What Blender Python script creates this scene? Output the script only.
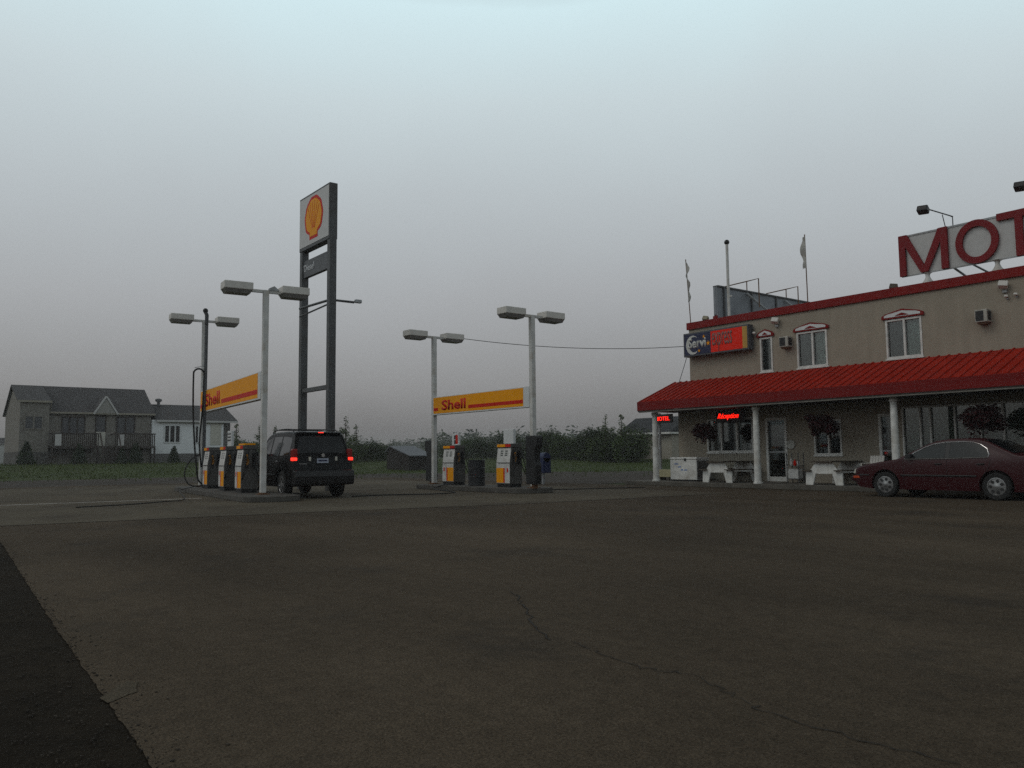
import bpy, bmesh, math, random
from mathutils import Vector, Matrix
R = math.radians
random.seed(11)
for o in list(bpy.data.objects): bpy.data.objects.remove(o)
SC = bpy.context.scene
COL = SC.collection

# ------------------------------------------------------------------ camera
FPX, EYE, AZ, ROLL = 828.0, 1.13, R(37.5), 0.010
TILT = math.atan((456-384)/FPX)
_fh = Vector((-math.cos(AZ), math.sin(AZ), 0)); _r0 = Vector((math.sin(AZ), math.cos(AZ), 0)); _u = Vector((0, 0, 1))
_f = _fh*math.cos(TILT) + _u*math.sin(TILT); _up0 = -_fh*math.sin(TILT) + _u*math.cos(TILT)
_r = _r0*math.cos(ROLL) - _up0*math.sin(ROLL); _up = _up0*math.cos(ROLL) + _r0*math.sin(ROLL)
cam = bpy.data.cameras.new('camera'); camo = bpy.data.objects.new('camera', cam); COL.objects.link(camo)
cam.sensor_width = 36.0; cam.lens = FPX/1024*36.0; cam.clip_start = 0.05; cam.clip_end = 5000
m = Matrix((_r, _up, -_f)).transposed().to_4x4(); m.translation = Vector((0, 0, EYE)); camo.matrix_world = m
SC.camera = camo

# ------------------------------------------------------------------ sky, sun, exposure
SUN_EL, SUN_AZ = R(48), R(200)
w = bpy.data.worlds.new('World'); SC.world = w; w.use_nodes = True
nt = w.node_tree; nt.nodes.clear()
N = nt.nodes.new; L = nt.links.new
out = N('ShaderNodeOutputWorld'); bg = N('ShaderNodeBackground'); bg.inputs['Strength'].default_value = 0.14
sky = N('ShaderNodeTexSky'); sky.sky_type = 'NISHITA'; sky.sun_disc = False
sky.sun_elevation = SUN_EL; sky.sun_rotation = SUN_AZ; sky.dust_density = 4; sky.air_density = 1.5
tc = N('ShaderNodeTexCoord'); sx = N('ShaderNodeSeparateXYZ'); L(tc.outputs['Generated'], sx.inputs[0])
nz = N('ShaderNodeTexNoise'); nz.inputs['Scale'].default_value = 2.2; nz.inputs['Detail'].default_value = 4; L(tc.outputs['Generated'], nz.inputs['Vector'])
ma = N('ShaderNodeMath'); ma.operation = 'MULTIPLY_ADD'; ma.inputs[1].default_value = 0.10; L(nz.outputs['Fac'], ma.inputs[0])
sb = N('ShaderNodeMath'); sb.operation = 'ADD'; sb.inputs[1].default_value = -0.05; L(sx.outputs['Z'], ma.inputs[2]); L(ma.outputs[0], sb.inputs[0])
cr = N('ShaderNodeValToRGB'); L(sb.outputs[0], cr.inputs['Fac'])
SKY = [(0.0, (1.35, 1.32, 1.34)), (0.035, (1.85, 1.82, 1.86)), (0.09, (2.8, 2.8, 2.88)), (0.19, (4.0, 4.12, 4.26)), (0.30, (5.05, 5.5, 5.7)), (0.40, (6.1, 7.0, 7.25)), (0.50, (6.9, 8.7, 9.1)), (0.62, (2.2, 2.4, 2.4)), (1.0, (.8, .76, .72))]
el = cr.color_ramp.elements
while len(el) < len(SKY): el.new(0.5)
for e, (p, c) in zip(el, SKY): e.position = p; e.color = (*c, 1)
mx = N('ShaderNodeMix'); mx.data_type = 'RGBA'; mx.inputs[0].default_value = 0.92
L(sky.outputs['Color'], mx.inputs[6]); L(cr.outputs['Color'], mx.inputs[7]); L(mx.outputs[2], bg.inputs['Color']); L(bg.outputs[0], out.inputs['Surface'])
sun = bpy.data.lights.new('sun', 'SUN'); sun.energy = 0.5; sun.angle = R(25); sun.color = (1, .97, .92)
so = bpy.data.objects.new('sun', sun); COL.objects.link(so)
sd = Vector((math.sin(SUN_AZ)*math.cos(SUN_EL), math.cos(SUN_AZ)*math.cos(SUN_EL), math.sin(SUN_EL)))
so.rotation_euler = sd.to_track_quat('Z', 'Y').to_euler()
vs = SC.view_settings; SC.display_settings.display_device = 'sRGB'
vs.view_transform = 'Standard'; vs.look = 'None'; vs.gamma = 1; vs.use_curve_mapping = False; vs.exposure = -0.48
SC.cycles.max_bounces = 6; SC.cycles.volume_bounces = 1; SC.cycles.transparent_max_bounces = 12; SC.cycles.use_denoising = False
SC.cycles.caustics_reflective = False; SC.cycles.caustics_refractive = False
HAZE = 0.0009

# ------------------------------------------------------------------ survey helpers: where a sight line meets a known plane
def ray(px, py): return _f + _r*((px-512)/FPX) - _up*((py-384)/FPX)
O = Vector((0, 0, EYE))
def onY(px, py, y): d = ray(px, py); return O + d*(y/d.y)
def onX(px, py, x): d = ray(px, py); return O + d*(x/d.x)
def onZ(px, py, z=0.0): d = ray(px, py); return O + d*((z-EYE)/d.z)
def depth(px, py, z): d = ray(px, py); return O + d*z

# ------------------------------------------------------------------ materials
def mat(name, color, rough=0.8, metal=0.0, var=0.18, scale=6.0, bump=0.0, bscale=80.0, emit=0.0, spec=0.4, dirt=None, dscale=1.2, coat=0.0, streak=None):
    m = bpy.data.materials.new(name); m.use_nodes = True; nt = m.node_tree; p = nt.nodes['Principled BSDF']
    N = nt.nodes.new; L = nt.links.new
    tc = N('ShaderNodeTexCoord'); n1 = N('ShaderNodeTexNoise'); n1.inputs['Scale'].default_value = scale; n1.inputs['Detail'].default_value = 6
    mp = N('ShaderNodeMapping'); L(tc.outputs['Object'], mp.inputs[0]); L(mp.outputs[0], n1.inputs['Vector'])
    if streak: mp.inputs['Scale'].default_value = streak
    r = N('ShaderNodeMapRange'); r.inputs[1].default_value = .3; r.inputs[2].default_value = .7; r.inputs[3].default_value = 1-var; r.inputs[4].default_value = 1+var
    L(n1.outputs['Fac'], r.inputs[0])
    v = N('ShaderNodeVectorMath'); v.operation = 'SCALE'; v.inputs[0].default_value = color; L(r.outputs[0], v.inputs['Scale'])
    last = v.outputs[0]
    if dirt:
        n2 = N('ShaderNodeTexNoise'); n2.inputs['Scale'].default_value = dscale; n2.inputs['Detail'].default_value = 8; n2.inputs['Roughness'].default_value = .65; L(tc.outputs['Object'], n2.inputs['Vector'])
        c = N('ShaderNodeMapRange'); c.inputs[1].default_value = .48; c.inputs[2].default_value = .72; L(n2.outputs['Fac'], c.inputs[0])
        x = N('ShaderNodeMix'); x.data_type = 'RGBA'; L(c.outputs[0], x.inputs[0]); L(last, x.inputs[6]); x.inputs[7].default_value = (*dirt, 1); last = x.outputs[2]
    L(last, p.inputs['Base Color'])
    p.inputs['Roughness'].default_value = rough; p.inputs['Metallic'].default_value = metal; p.inputs['Specular IOR Level'].default_value = spec; p.inputs['Coat Weight'].default_value = coat
    if emit: p.inputs['Emission Color'].default_value = (*color, 1); p.inputs['Emission Strength'].default_value = emit
    if bump:
        n3 = N('ShaderNodeTexNoise'); n3.inputs['Scale'].default_value = bscale; n3.inputs['Detail'].default_value = 4; L(tc.outputs['Object'], n3.inputs['Vector'])
        b = N('ShaderNodeBump'); b.inputs['Strength'].default_value = bump; b.inputs['Distance'].default_value = .02; L(n3.outputs['Fac'], b.inputs['Height']); L(b.outputs[0], p.inputs['Normal'])
    return m

def glassmat(name, tint=(.72, .77, .75), gloss=.10):
    m = bpy.data.materials.new(name); m.use_nodes = True; nt = m.node_tree; nt.nodes.clear(); N = nt.nodes.new; L = nt.links.new
    o = N('ShaderNodeOutputMaterial'); t = N('ShaderNodeBsdfTransparent'); t.inputs[0].default_value = (*tint, 1)
    g = N('ShaderNodeBsdfGlossy'); g.inputs['Roughness'].default_value = .04; g.inputs[0].default_value = (.9, .93, .95, 1)
    f = N('ShaderNodeFresnel'); f.inputs[0].default_value = 1.5; a = N('ShaderNodeMath'); a.operation = 'MULTIPLY_ADD'; a.inputs[1].default_value = 1.2; a.inputs[2].default_value = gloss-.05
    mx = N('ShaderNodeMixShader'); L(f.outputs[0], a.inputs[0]); L(a.outputs[0], mx.inputs[0]); L(t.outputs[0], mx.inputs[1]); L(g.outputs[0], mx.inputs[2]); L(mx.outputs[0], o.inputs[0])
    return m

M = dict(
 white=mat('white_paint', (.66, .65, .62), .5, dirt=(.42, .39, .34), dscale=2.0),
 polewhite=mat('pole_paint', (.58, .57, .55), .45, dirt=(.33, .28, .22), dscale=3.0),
 rust=mat('rust', (.13, .065, .032), .9),
 lampbeige=mat('lamp_housing', (.60, .57, .53), .5, var=.08),
 lens=mat('lamp_lens', (.16, .15, .14), .25),
 yellow=mat('sign_yellow', (.86, .34, .004), .5, spec=.1, var=.05),
 signred=mat('sign_red', (.58, .020, .010), .5, spec=.1, var=.06),
 vividred=mat('sign_vivid_red', (.80, .025, .010), .5, spec=.1, var=.12, scale=9),
 navy=mat('sign_navy', (.012, .016, .06), .35, var=.1),
 signwhite=mat('sign_white', (.62, .63, .63), .4, var=.06),
 signface=mat('sign_face_grey', (.50, .49, .48), .4, var=.06),
 silver=mat('sign_silver', (.55, .55, .52), .4, var=.05),
 greysign=mat('sign_dark_grey', (.085, .088, .095), .5),
 steel=mat('pylon_steel', (.075, .078, .082), .55, dirt=(.05, .045, .04)),
 galv=mat('galvanised', (.33, .34, .35), .5, metal=.4, dirt=(.22, .2, .18)),
 stucco=mat('stucco', (.31, .268, .212), .95, var=.07, scale=2.2, bump=.5, bscale=25, dirt=(.265, .23, .18), dscale=.9, streak=(2.2, 2.2, .3)),
 siding=mat('siding_beige', (.30, .27, .22), .8, var=.1),
 redmetal=mat('red_metal_roof', (.31, .019, .009), .75, spec=.06, var=.14, scale=2.5, streak=(1, .2, 1), dirt=(.25, .018, .011), dscale=1.5),
 redband=mat('red_band', (.20, .010, .009), .65, spec=.15, var=.15),
 redletter=mat('red_letter', (.19, .010, .013), .6, spec=.2, var=.1),
 soffit=mat('soffit', (.16, .15, .13), .8),
 concrete=mat('concrete', (.20, .19, .17), .9, var=.2, scale=4, bump=.2, dirt=(.11, .10, .09)),
 black=mat('black_paint', (.012, .012, .013), .45, var=.2),
 blackrub=mat('black_rubber', (.012, .012, .012), .7),
 drum=mat('drum_black', (.016, .017, .019), .5, var=.3),
 pumpgrey=mat('pump_dark_grey', (.085, .08, .075), .55, dirt=(.05, .045, .04), dscale=4),
 pumpwhite=mat('pump_white', (.60, .59, .57), .4, dirt=(.42, .40, .37), dscale=4),
 display=mat('pump_display', (.10, .11, .10), .2),
 blue=mat('blue_box', (.010, .020, .075), .5),
 inkblue=mat('ink_blue', (.01, .12, .42), .5),
 inkdark=mat('ink_dark', (.03, .03, .03), .5),
 wood=mat('dark_wood', (.075, .060, .045), .85, var=.3, streak=(1, 8, 8)),
 darkglass=mat('dark_glass', (.010, .012, .014), .08, spec=.45),
 frame=mat('window_frame', (.62, .61, .58), .5),
 curtain=mat('curtain', (.78, .80, .77), .9, var=.22, scale=14, streak=(3, 1, .02)),
 curtain2=mat('curtain_cream', (.30, .30, .25), .9, var=.35, scale=12, streak=(3, 1, .02)),
 tyre=mat('tyre', (.013, .013, .013), .8), rim=mat('rim', (.24, .24, .24), .35, metal=.6), rimdark=mat('rim_shadow', (.02, .02, .02), .6),
 suv=mat('suv_black', (.004, .004, .0045), .36, var=.1, spec=.15, coat=.0), sedan=mat('maroon_paint', (.036, .0038, .0062), .36, var=.08, spec=.28, coat=.04),
 plastic=mat('dark_plastic', (.015, .015, .016), .6), chrome=mat('chrome', (.6, .6, .6), .15, metal=1.0, var=.03),
 lampred=mat('tail_lamp', (.25, .012, .01), .2), litred=mat('lit_tail_lamp', (1.0, .035, .02), .3, emit=2.2), amber=mat('amber_lens', (.5, .06, .01), .25),
 neon=mat('neon_red', (1.0, .014, .005), .4, emit=2.4), plate=mat('plate', (.35, .38, .46), .5), clear=mat('clear_lens', (.5, .48, .42), .15),
 brick=mat('pale_brick', (.20, .185, .165), .95, var=.25, scale=4, dirt=(.15, .135, .12), dscale=3),
 vinyl=mat('white_vinyl', (.76, .77, .78), .7, var=.05), foundation=mat('foundation', (.13, .125, .12), .9), stonewall=mat('stone', (.085, .08, .075), .95, var=.5, scale=5),
 shingle=mat('shingle', (.062, .060, .062), .95, var=.25, scale=5, bump=.4, bscale=12), darkshingle=mat('dark_shingle', (.03, .032, .035), .95, var=.2),
 darkwoodrail=mat('rail_brown', (.035, .026, .022), .8), shedwood=mat('shed_wood', (.022, .018, .016), .9, var=.3, streak=(5, 5, .3)), tin=mat('shed_tin', (.11, .115, .13), .55),
 bark=mat('bark', (.055, .042, .032), .95, var=.3), flagcloth=mat('flag_cloth', (.42, .41, .38), .9), cream=mat('cream_door', (.5, .48, .42), .6),
 panelback=mat('billboard_back', (.24, .255, .28), .6, var=.12, dirt=(.16, .165, .18), dscale=1.5), leaflit=None)
GL = glassmat('window_glass'); CG = glassmat('car_glass', (.30, .36, .37), .12); CGD = glassmat('tinted_car_glass', (.05, .055, .06), .07)

def leafmat(name, c1, c2):
    m = bpy.data.materials.new(name); m.use_nodes = True; nt = m.node_tree; p = nt.nodes['Principled BSDF']; N = nt.nodes.new; L = nt.links.new
    g = N('ShaderNodeNewGeometry'); cr = N('ShaderNodeValToRGB'); cr.color_ramp.elements[0].color = (*c1, 1); cr.color_ramp.elements[1].color = (*c2, 1)
    tc = N('ShaderNodeTexCoord'); n = N('ShaderNodeTexNoise'); n.inputs['Scale'].default_value = .9; L(tc.outputs['Object'], n.inputs[0])
    a = N('ShaderNodeMath'); a.operation = 'MULTIPLY_ADD'; a.inputs[1].default_value = .5; L(g.outputs['Random Per Island'], a.inputs[0]); 
    b = N('ShaderNodeMath'); b.operation = 'MULTIPLY'; b.inputs[1].default_value = .5; L(n.outputs['Fac'], b.inputs[0]); L(b.outputs[0], a.inputs[2])
    L(a.outputs[0], cr.inputs[0]); L(cr.outputs[0], p.inputs['Base Color']); p.inputs['Roughness'].default_value = .7; p.inputs['Specular IOR Level'].default_value = .2
    return m
LEAF = dict(green=leafmat('leaf_green', (.022, .045, .012), (.085, .12, .035)), dark=leafmat('leaf_dark', (.012, .026, .008), (.045, .068, .020)), cedar=leafmat('leaf_cedar', (.010, .024, .010), (.03, .05, .02)),
            red=leafmat('flower_red', (.010, .012, .007), (.055, .006, .012)), grass=leafmat('grass_blade', (.028, .046, .004), (.066, .090, .012)))

# ground materials
def groundmat(name, base, spots, fine=110.0, var=.55, bump=.7, rough=.95, big=.25, stain=(.03, .028, .026), stain_lo=.55, tracks=None, spec=.15):
    m = bpy.data.materials.new(name); m.use_nodes = True; nt = m.node_tree; p = nt.nodes['Principled BSDF']; N = nt.nodes.new; L = nt.links.new
    tc = N('ShaderNodeTexCoord')
    def noise(s, d=5, r=.6, sc=None):
        n = N('ShaderNodeTexNoise'); n.inputs['Scale'].default_value = s; n.inputs['Detail'].default_value = d; n.inputs['Roughness'].default_value = r
        if sc:
            mp = N('ShaderNodeMapping'); mp.inputs['Scale'].default_value = sc; mp.inputs['Rotation'].default_value = (0, 0, R(8)); L(tc.outputs['Object'], mp.inputs[0]); L(mp.outputs[0], n.inputs[0])
        else: L(tc.outputs['Object'], n.inputs[0])
        return n.outputs['Fac']
    def rng(x, a, b, c, d):
        r = N('ShaderNodeMapRange'); r.inputs[1].default_value = a; r.inputs[2].default_value = b; r.inputs[3].default_value = c; r.inputs[4].default_value = d; L(x, r.inputs[0]); return r.outputs[0]
    def mul(a, b):
        k = N('ShaderNodeMath'); k.operation = 'MULTIPLY'; L(a, k.inputs[0]); L(b, k.inputs[1]); return k.outputs[0]
    f1 = rng(noise(fine, 3, .7), .3, .7, 1-var, 1+var); f2 = rng(noise(big, 6), .3, .7, .76, 1.24); f3 = rng(noise(9, 6), .35, .65, .88, 1.12)
    k = mul(mul(f1, f2), f3)
    if tracks: k = mul(k, rng(noise(1.0, 5, .6, tracks), .35, .65, .80, 1.12))
    v = N('ShaderNodeVectorMath'); v.operation = 'SCALE'; v.inputs[0].default_value = base; L(k, v.inputs['Scale'])
    vo = N('ShaderNodeTexVoronoi'); vo.inputs['Scale'].default_value = fine*.55; L(tc.outputs['Object'], vo.inputs[0])
    x = N('ShaderNodeMix'); x.data_type = 'RGBA'; L(rng(vo.outputs['Color'], .72, .95, 0, .55), x.inputs[0]); L(v.outputs[0], x.inputs[6]); x.inputs[7].default_value = (*spots, 1)
    y = N('ShaderNodeMix'); y.data_type = 'RGBA'; L(rng(noise(.55, 7, .68), stain_lo, stain_lo+.22, 0, .7), y.inputs[0]); L(x.outputs[2], y.inputs[6]); y.inputs[7].default_value = (*stain, 1)
    L(y.outputs[2], p.inputs['Base Color']); p.inputs['Roughness'].default_value = rough; p.inputs['Specular IOR Level'].default_value = spec
    b = N('ShaderNodeBump'); b.inputs['Strength'].default_value = bump; b.inputs['Distance'].default_value = .012; L(vo.outputs['Distance'], b.inputs['Height']); L(b.outputs[0], p.inputs['Normal'])
    return m
ASPH = groundmat('asphalt', (.079, .0610, .0425), (.115, .088, .060), tracks=(.10, .55, 1), spec=.08)
PAD = groundmat('pad_concrete', (.104, .088, .064), (.12, .10, .07), fine=60, var=.3, bump=.25, stain=(.058, .046, .036), stain_lo=.46, spec=.08)
GRAV = groundmat('shoulder_gravel', (.024, .019, .013), (.052, .040, .028), fine=120, var=.7, bump=.6, spec=.06, stain=(.010, .008, .006), stain_lo=.45)
DIRT = groundmat('dirt', (.052, .042, .034), (.08, .066, .052), fine=25, var=.4, bump=.6, stain=(.026, .030, .013), stain_lo=.5)
LAWN = groundmat('lawn_soil', (.036, .054, .008), (.048, .066, .012), fine=12, var=.4, bump=.3, stain=(.045, .040, .022), stain_lo=.52)
PALE = groundmat('pale_patch', (.084, .070, .051), (.11, .088, .064), spec=.05)
CRACK = mat('crack_dark', (.022, .018, .014), 1.0)
JOINT = mat('joint_pale', (.36, .32, .27), .6, dirt=(.12, .10, .09), dscale=.5)

# ------------------------------------------------------------------ mesh builder
class MB:
    def __init__(s): s.v = []; s.f = []; s.X = None
    def P(s, p):
        p = Vector(p)
        if s.X is not None: p = s.X @ p
        s.v.append(p); return len(s.v)-1
    def face(s, pts): s.f.append([s.P(p) for p in pts]); return s
    def box(s, x0, x1, y0, y1, z0, z1):
        b = [s.P((x, y, z)) for z in (z0, z1) for y in (y0, y1) for x in (x0, x1)]
        for q in ((0, 2, 3, 1), (4, 5, 7, 6), (0, 1, 5, 4), (2, 6, 7, 3), (0, 4, 6, 2), (1, 3, 7, 5)): s.f.append([b[i] for i in q])
        return s
    def prism(s, poly, d0, d1, axis='y'):
        def mk(a, b, d): return {'y': (a, d, b), 'x': (d, a, b), 'z': (a, b, d)}[axis]
        A = [s.P(mk(a, b, d0)) for a, b in poly]; B = [s.P(mk(a, b, d1)) for a, b in poly]; n = len(poly)
        s.f.append(A[::-1]); s.f.append(B)
        for i in range(n): s.f.append([A[i], A[(i+1) % n], B[(i+1) % n], B[i]])
        return s
    def tube(s, pts, r, n=8, r1=None, cap=True):
        pts = [Vector(p) for p in pts]; rings = []; k = len(pts)
        for i, p in enumerate(pts):
            d = (pts[min(i+1, k-1)]-pts[max(i-1, 0)]).normalized(); a = d.cross(Vector((0, 0, 1)))
            if a.length < .05: a = d.cross(Vector((1, 0, 0)))
            a.normalize(); b = d.cross(a); rr = r if r1 is None else r+(r1-r)*i/(k-1)
            rings.append([s.P(p+a*rr*math.cos(2*math.pi*j/n)+b*rr*math.sin(2*math.pi*j/n)) for j in range(n)])
        for i in range(k-1):
            for j in range(n): s.f.append([rings[i][j], rings[i][(j+1) % n], rings[i+1][(j+1) % n], rings[i+1][j]])
        if cap: s.f.append(rings[0][::-1]); s.f.append(rings[-1])
        return s
    def lathe(s, prof, n=24, axis='z', c=(0, 0, 0)):
        rings = []
        for r, h in prof:
            ring = []
            for j in range(n):
                a = 2*math.pi*j/n; u, v = r*math.cos(a), r*math.sin(a)
                ring.append(s.P(Vector(c)+Vector({'z': (u, v, h), 'y': (u, h, v), 'x': (h, u, v)}[axis])))
            rings.append(ring)
        for i in range(len(prof)-1):
            for j in range(n): s.f.append([rings[i][j], rings[i][(j+1) % n], rings[i+1][(j+1) % n], rings[i+1][j]])
        s.f.append(rings[0][::-1]); s.f.append(rings[-1]); return s
    def ball(s, c, r, sq=(1, 1, 1), n=12, k=7):
        prof = [(r*math.sin(math.pi*i/k)+1e-4, -r*math.cos(math.pi*i/k)) for i in range(k+1)]
        i0 = len(s.v); X = s.X; s.X = None; s.lathe(prof, n); s.X = X
        for i in range(i0, len(s.v)):
            p = s.v[i]; p = Vector((p.x*sq[0]+c[0], p.y*sq[1]+c[1], p.z*sq[2]+c[2])); s.v[i] = X @ p if X is not None else p
        return s
    def build(s, name, mt, parent=None, world=False, bevel=0.0, smooth=False, angle=35):
        off = parent.location if (world and parent is not None) else Vector((0, 0, 0))
        me = bpy.data.meshes.new(name); me.from_pydata([tuple(v-off) for v in s.v], [], s.f)
        bm = bmesh.new(); bm.from_mesh(me); bmesh.ops.recalc_face_normals(bm, faces=bm.faces); bm.to_mesh(me); bm.free()
        me.materials.append(mt)
        if smooth: me.shade_smooth(); me.set_sharp_from_angle(angle=R(angle))
        o = bpy.data.objects.new(name, me); COL.objects.link(o)
        if parent is not None: o.parent = parent
        if bevel:
            b = o.modifiers.new('bevel', 'BEVEL'); b.width = bevel; b.segments = 2; b.limit_method = 'ANGLE'
        return o
def tag(o, label=None, cat=None, group=None, kind=None):
    if label: o['label'] = label
    if cat: o['category'] = cat
    if group: o['group'] = group
    if kind: o['kind'] = kind
    return o
def thing(name, label, cat, loc=(0, 0, 0), rz=0.0, group=None):
    o = bpy.data.objects.new(name, None); COL.objects.link(o); o.location = loc; o.rotation_euler = (0, 0, rz); o.empty_display_size = .3
    return tag(o, label, cat, group)
def copy_tree(o, parent=None):
    c = o.copy(); COL.objects.link(c); c.parent = parent
    for ch in list(o.children): copy_tree(ch, c)
    return c
def text(name, s, x0, x1, z0, z1, y, mt, parent, shear=0.0, bold=0.0, th=.012, face='-y'):
    """lettering fitted to a rectangle; face -y: reads from -Y, face +x: reads from +X (x0..x1 are then Y values)"""
    cu = bpy.data.curves.new('t', 'FONT'); cu.body = s; cu.shear = shear; cu.offset = bold; cu.fill_mode = 'FRONT'; cu.resolution_u = 3
    t = bpy.data.objects.new('t', cu); COL.objects.link(t); bpy.context.view_layer.update()
    dg = bpy.context.evaluated_depsgraph_get(); me = bpy.data.meshes.new_from_object(t.evaluated_get(dg)); bpy.data.objects.remove(t)
    xs = [v.co.x for v in me.vertices]; ys = [v.co.y for v in me.vertices]; ax, bx, ay, by = min(xs), max(xs), min(ys), max(ys)
    for v in me.vertices:
        u = x0+(v.co.x-ax)/(bx-ax)*(x1-x0); q = z0+(v.co.y-ay)/(by-ay)*(z1-z0)
        v.co = (u, y, q) if face == '-y' else (y, u, q)
    bm = bmesh.new(); bm.from_mesh(me); d = Vector((0, th, 0)) if face == '-y' else Vector((-th, 0, 0))
    g = bmesh.ops.extrude_face_region(bm, geom=list(bm.faces)); bmesh.ops.translate(bm, verts=[e for e in g['geom'] if isinstance(e, bmesh.types.BMVert)], vec=d)
    bmesh.ops.recalc_face_normals(bm, faces=bm.faces); bm.to_mesh(me); bm.free()
    me.materials.clear(); me.materials.append(mt); me.name = name
    o = bpy.data.objects.new(name, me); COL.objects.link(o); o.parent = parent; return o

# ------------------------------------------------------------------ ground
def rise(x, y):
    d = math.hypot(x, y); t = min(1, max(0, (d-58)/22)); return .78*t*t*(3-2*t)
g = MB(); n = 110; S = 700.0
def warp(i): t = (i/n-.5)*2; return math.copysign(abs(t)**1.6, t)*S
idx = [[g.P((warp(i), warp(j), rise(warp(i), warp(j))-.012)) for i in range(n+1)] for j in range(n+1)]
for j in range(n):
    for i in range(n): g.f.append([idx[j][i], idx[j][i+1], idx[j+1][i+1], idx[j+1][i]])
tag(g.build('ground', LAWN, smooth=True, angle=80), kind='structure')
def sheet(name, pts, z, mt, kind='structure', jit=0.0, step=.35):
    P = []
    for i, p in enumerate(pts):
        q = pts[(i+1) % len(pts)]; L_ = math.hypot(q[0]-p[0], q[1]-p[1]); k = max(1, int(L_/step)) if jit else 1
        for a in range(k):
            t = a/k; P.append((p[0]+(q[0]-p[0])*t+random.uniform(-jit, jit), p[1]+(q[1]-p[1])*t+random.uniform(-jit, jit), z))
    return tag(MB().face(P).build(name, mt), kind=kind)
sheet('dirt_verge', [(-59, 6), (-57, -20), (-40, -30), (-40, 0), (-24, 21), (-22, 40), (-30, 47), (-46, 42), (-56, 20)], .0, DIRT, jit=.5, step=1.0)
sheet('lot', [(-40.2, 1.6), (-13.2, 1.42), (-6.8, 1.04), (-3.3, .86), (4, .5), (12, .3), (12, 22.66), (-24, 22.66), (-41.5, 22.9), (-41.0, 9)], .004, ASPH, jit=.007, step=.05)
sheet('gravel_shoulder', [(-40, 2.6), (-40, -14), (14, -14), (14, 1.6), (-3.3, 1.8), (-13.2, 2.4)], -.001, GRAV)
sheet('concrete_pad', [(-16.95, 1.7), (-16.4, 7), (-15.5, 11.6), (-15.2, 19.6), (-38.5, 20.2), (-38.5, 1.6)], .008, PAD, jit=.03)
sheet('pad_joint', [(-24.9, 1.7), (-24.55, 7.5), (-24.33, 7.5), (-24.66, 1.7)], .012, JOINT, jit=.03)
for x0 in (-28.6, -33): sheet('pad_joint', [(x0, 1.7), (x0+.2, 19.5), (x0+.23, 19.5), (x0+.03, 1.7)], .012, CRACK)
sheet('pad_edge', [(-16.93, 1.75), (-16.38, 7), (-15.48, 11.6), (-15.18, 19.5), (-15.15, 19.5), (-15.45, 11.6), (-16.35, 7), (-16.90, 1.75)], .012, CRACK, jit=.012)
def crack(px, wd=.012):
    pts = [onZ(*p) for p in px]; P = []
    for a, b in zip(pts, pts[1:]):
        for k in range(8): P.append(a.lerp(b, k/8)+Vector((random.uniform(-.03, .03), random.uniform(-.03, .03), 0)))
    P.append(pts[-1]); m = MB()
    for i in range(len(P)-1):
        d = (P[i+1]-P[i]).normalized(); s_ = Vector((-d.y, d.x, 0))*wd*random.uniform(.4, 1.2); u = Vector((0, 0, .009))
        m.face([P[i]-s_+u, P[i]+s_+u, P[i+1]+s_*.8+u, P[i+1]-s_*.8+u])
    tag(m.build('pavement_crack', CRACK), kind='structure')
crack([(512, 592), (522, 606), (535, 625), (550, 641)], .008)
crack([(574, 643), (600, 655), (640, 669), (690, 676), (730, 694), (760, 712), (850, 738), (960, 766)], .0045)
sheet('pale_patch', [tuple(onZ(*p).xy) for p in ((101, 699), (108, 704), (136, 693), (138, 683), (128, 682))], .0075, PALE, jit=.012, step=.06)
c = MB(); random.seed(77)
for k in range(4200):
    x = -13*random.random()**2.0-1.2; ed = .86-(x+3.3)*.053 if x < -3.3 else .86-(x+3.3)*.05; y = ed-abs(random.gauss(0, .35))+.05
    if random.random() < .12: y = ed+abs(random.gauss(0, .12))
    q = random.choice((.002, .003, .003, .004, .005, .007)); i0 = len(c.v)
    c.ball((x, y, .004+q*.4), q, (random.uniform(.7, 1.4), random.uniform(.7, 1.4), random.uniform(.5, .9)), 5, 3)
tag(c.build('gravel', mat('loose_stone', (.040, .032, .024), .95, var=.6, scale=3)), 'loose gravel along the lot edge', 'gravel', kind='stuff')
# walkway with kerb in front of the motel
g = MB(); g.box(-22.6, 4, 22.7, 24.68, .0, .15); tag(g.build('walkway', mat('walkway_concrete', (.10, .09, .075), .9, var=.25, scale=3, bump=.2, dirt=(.06, .055, .045)), bevel=.015), kind='structure')

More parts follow.
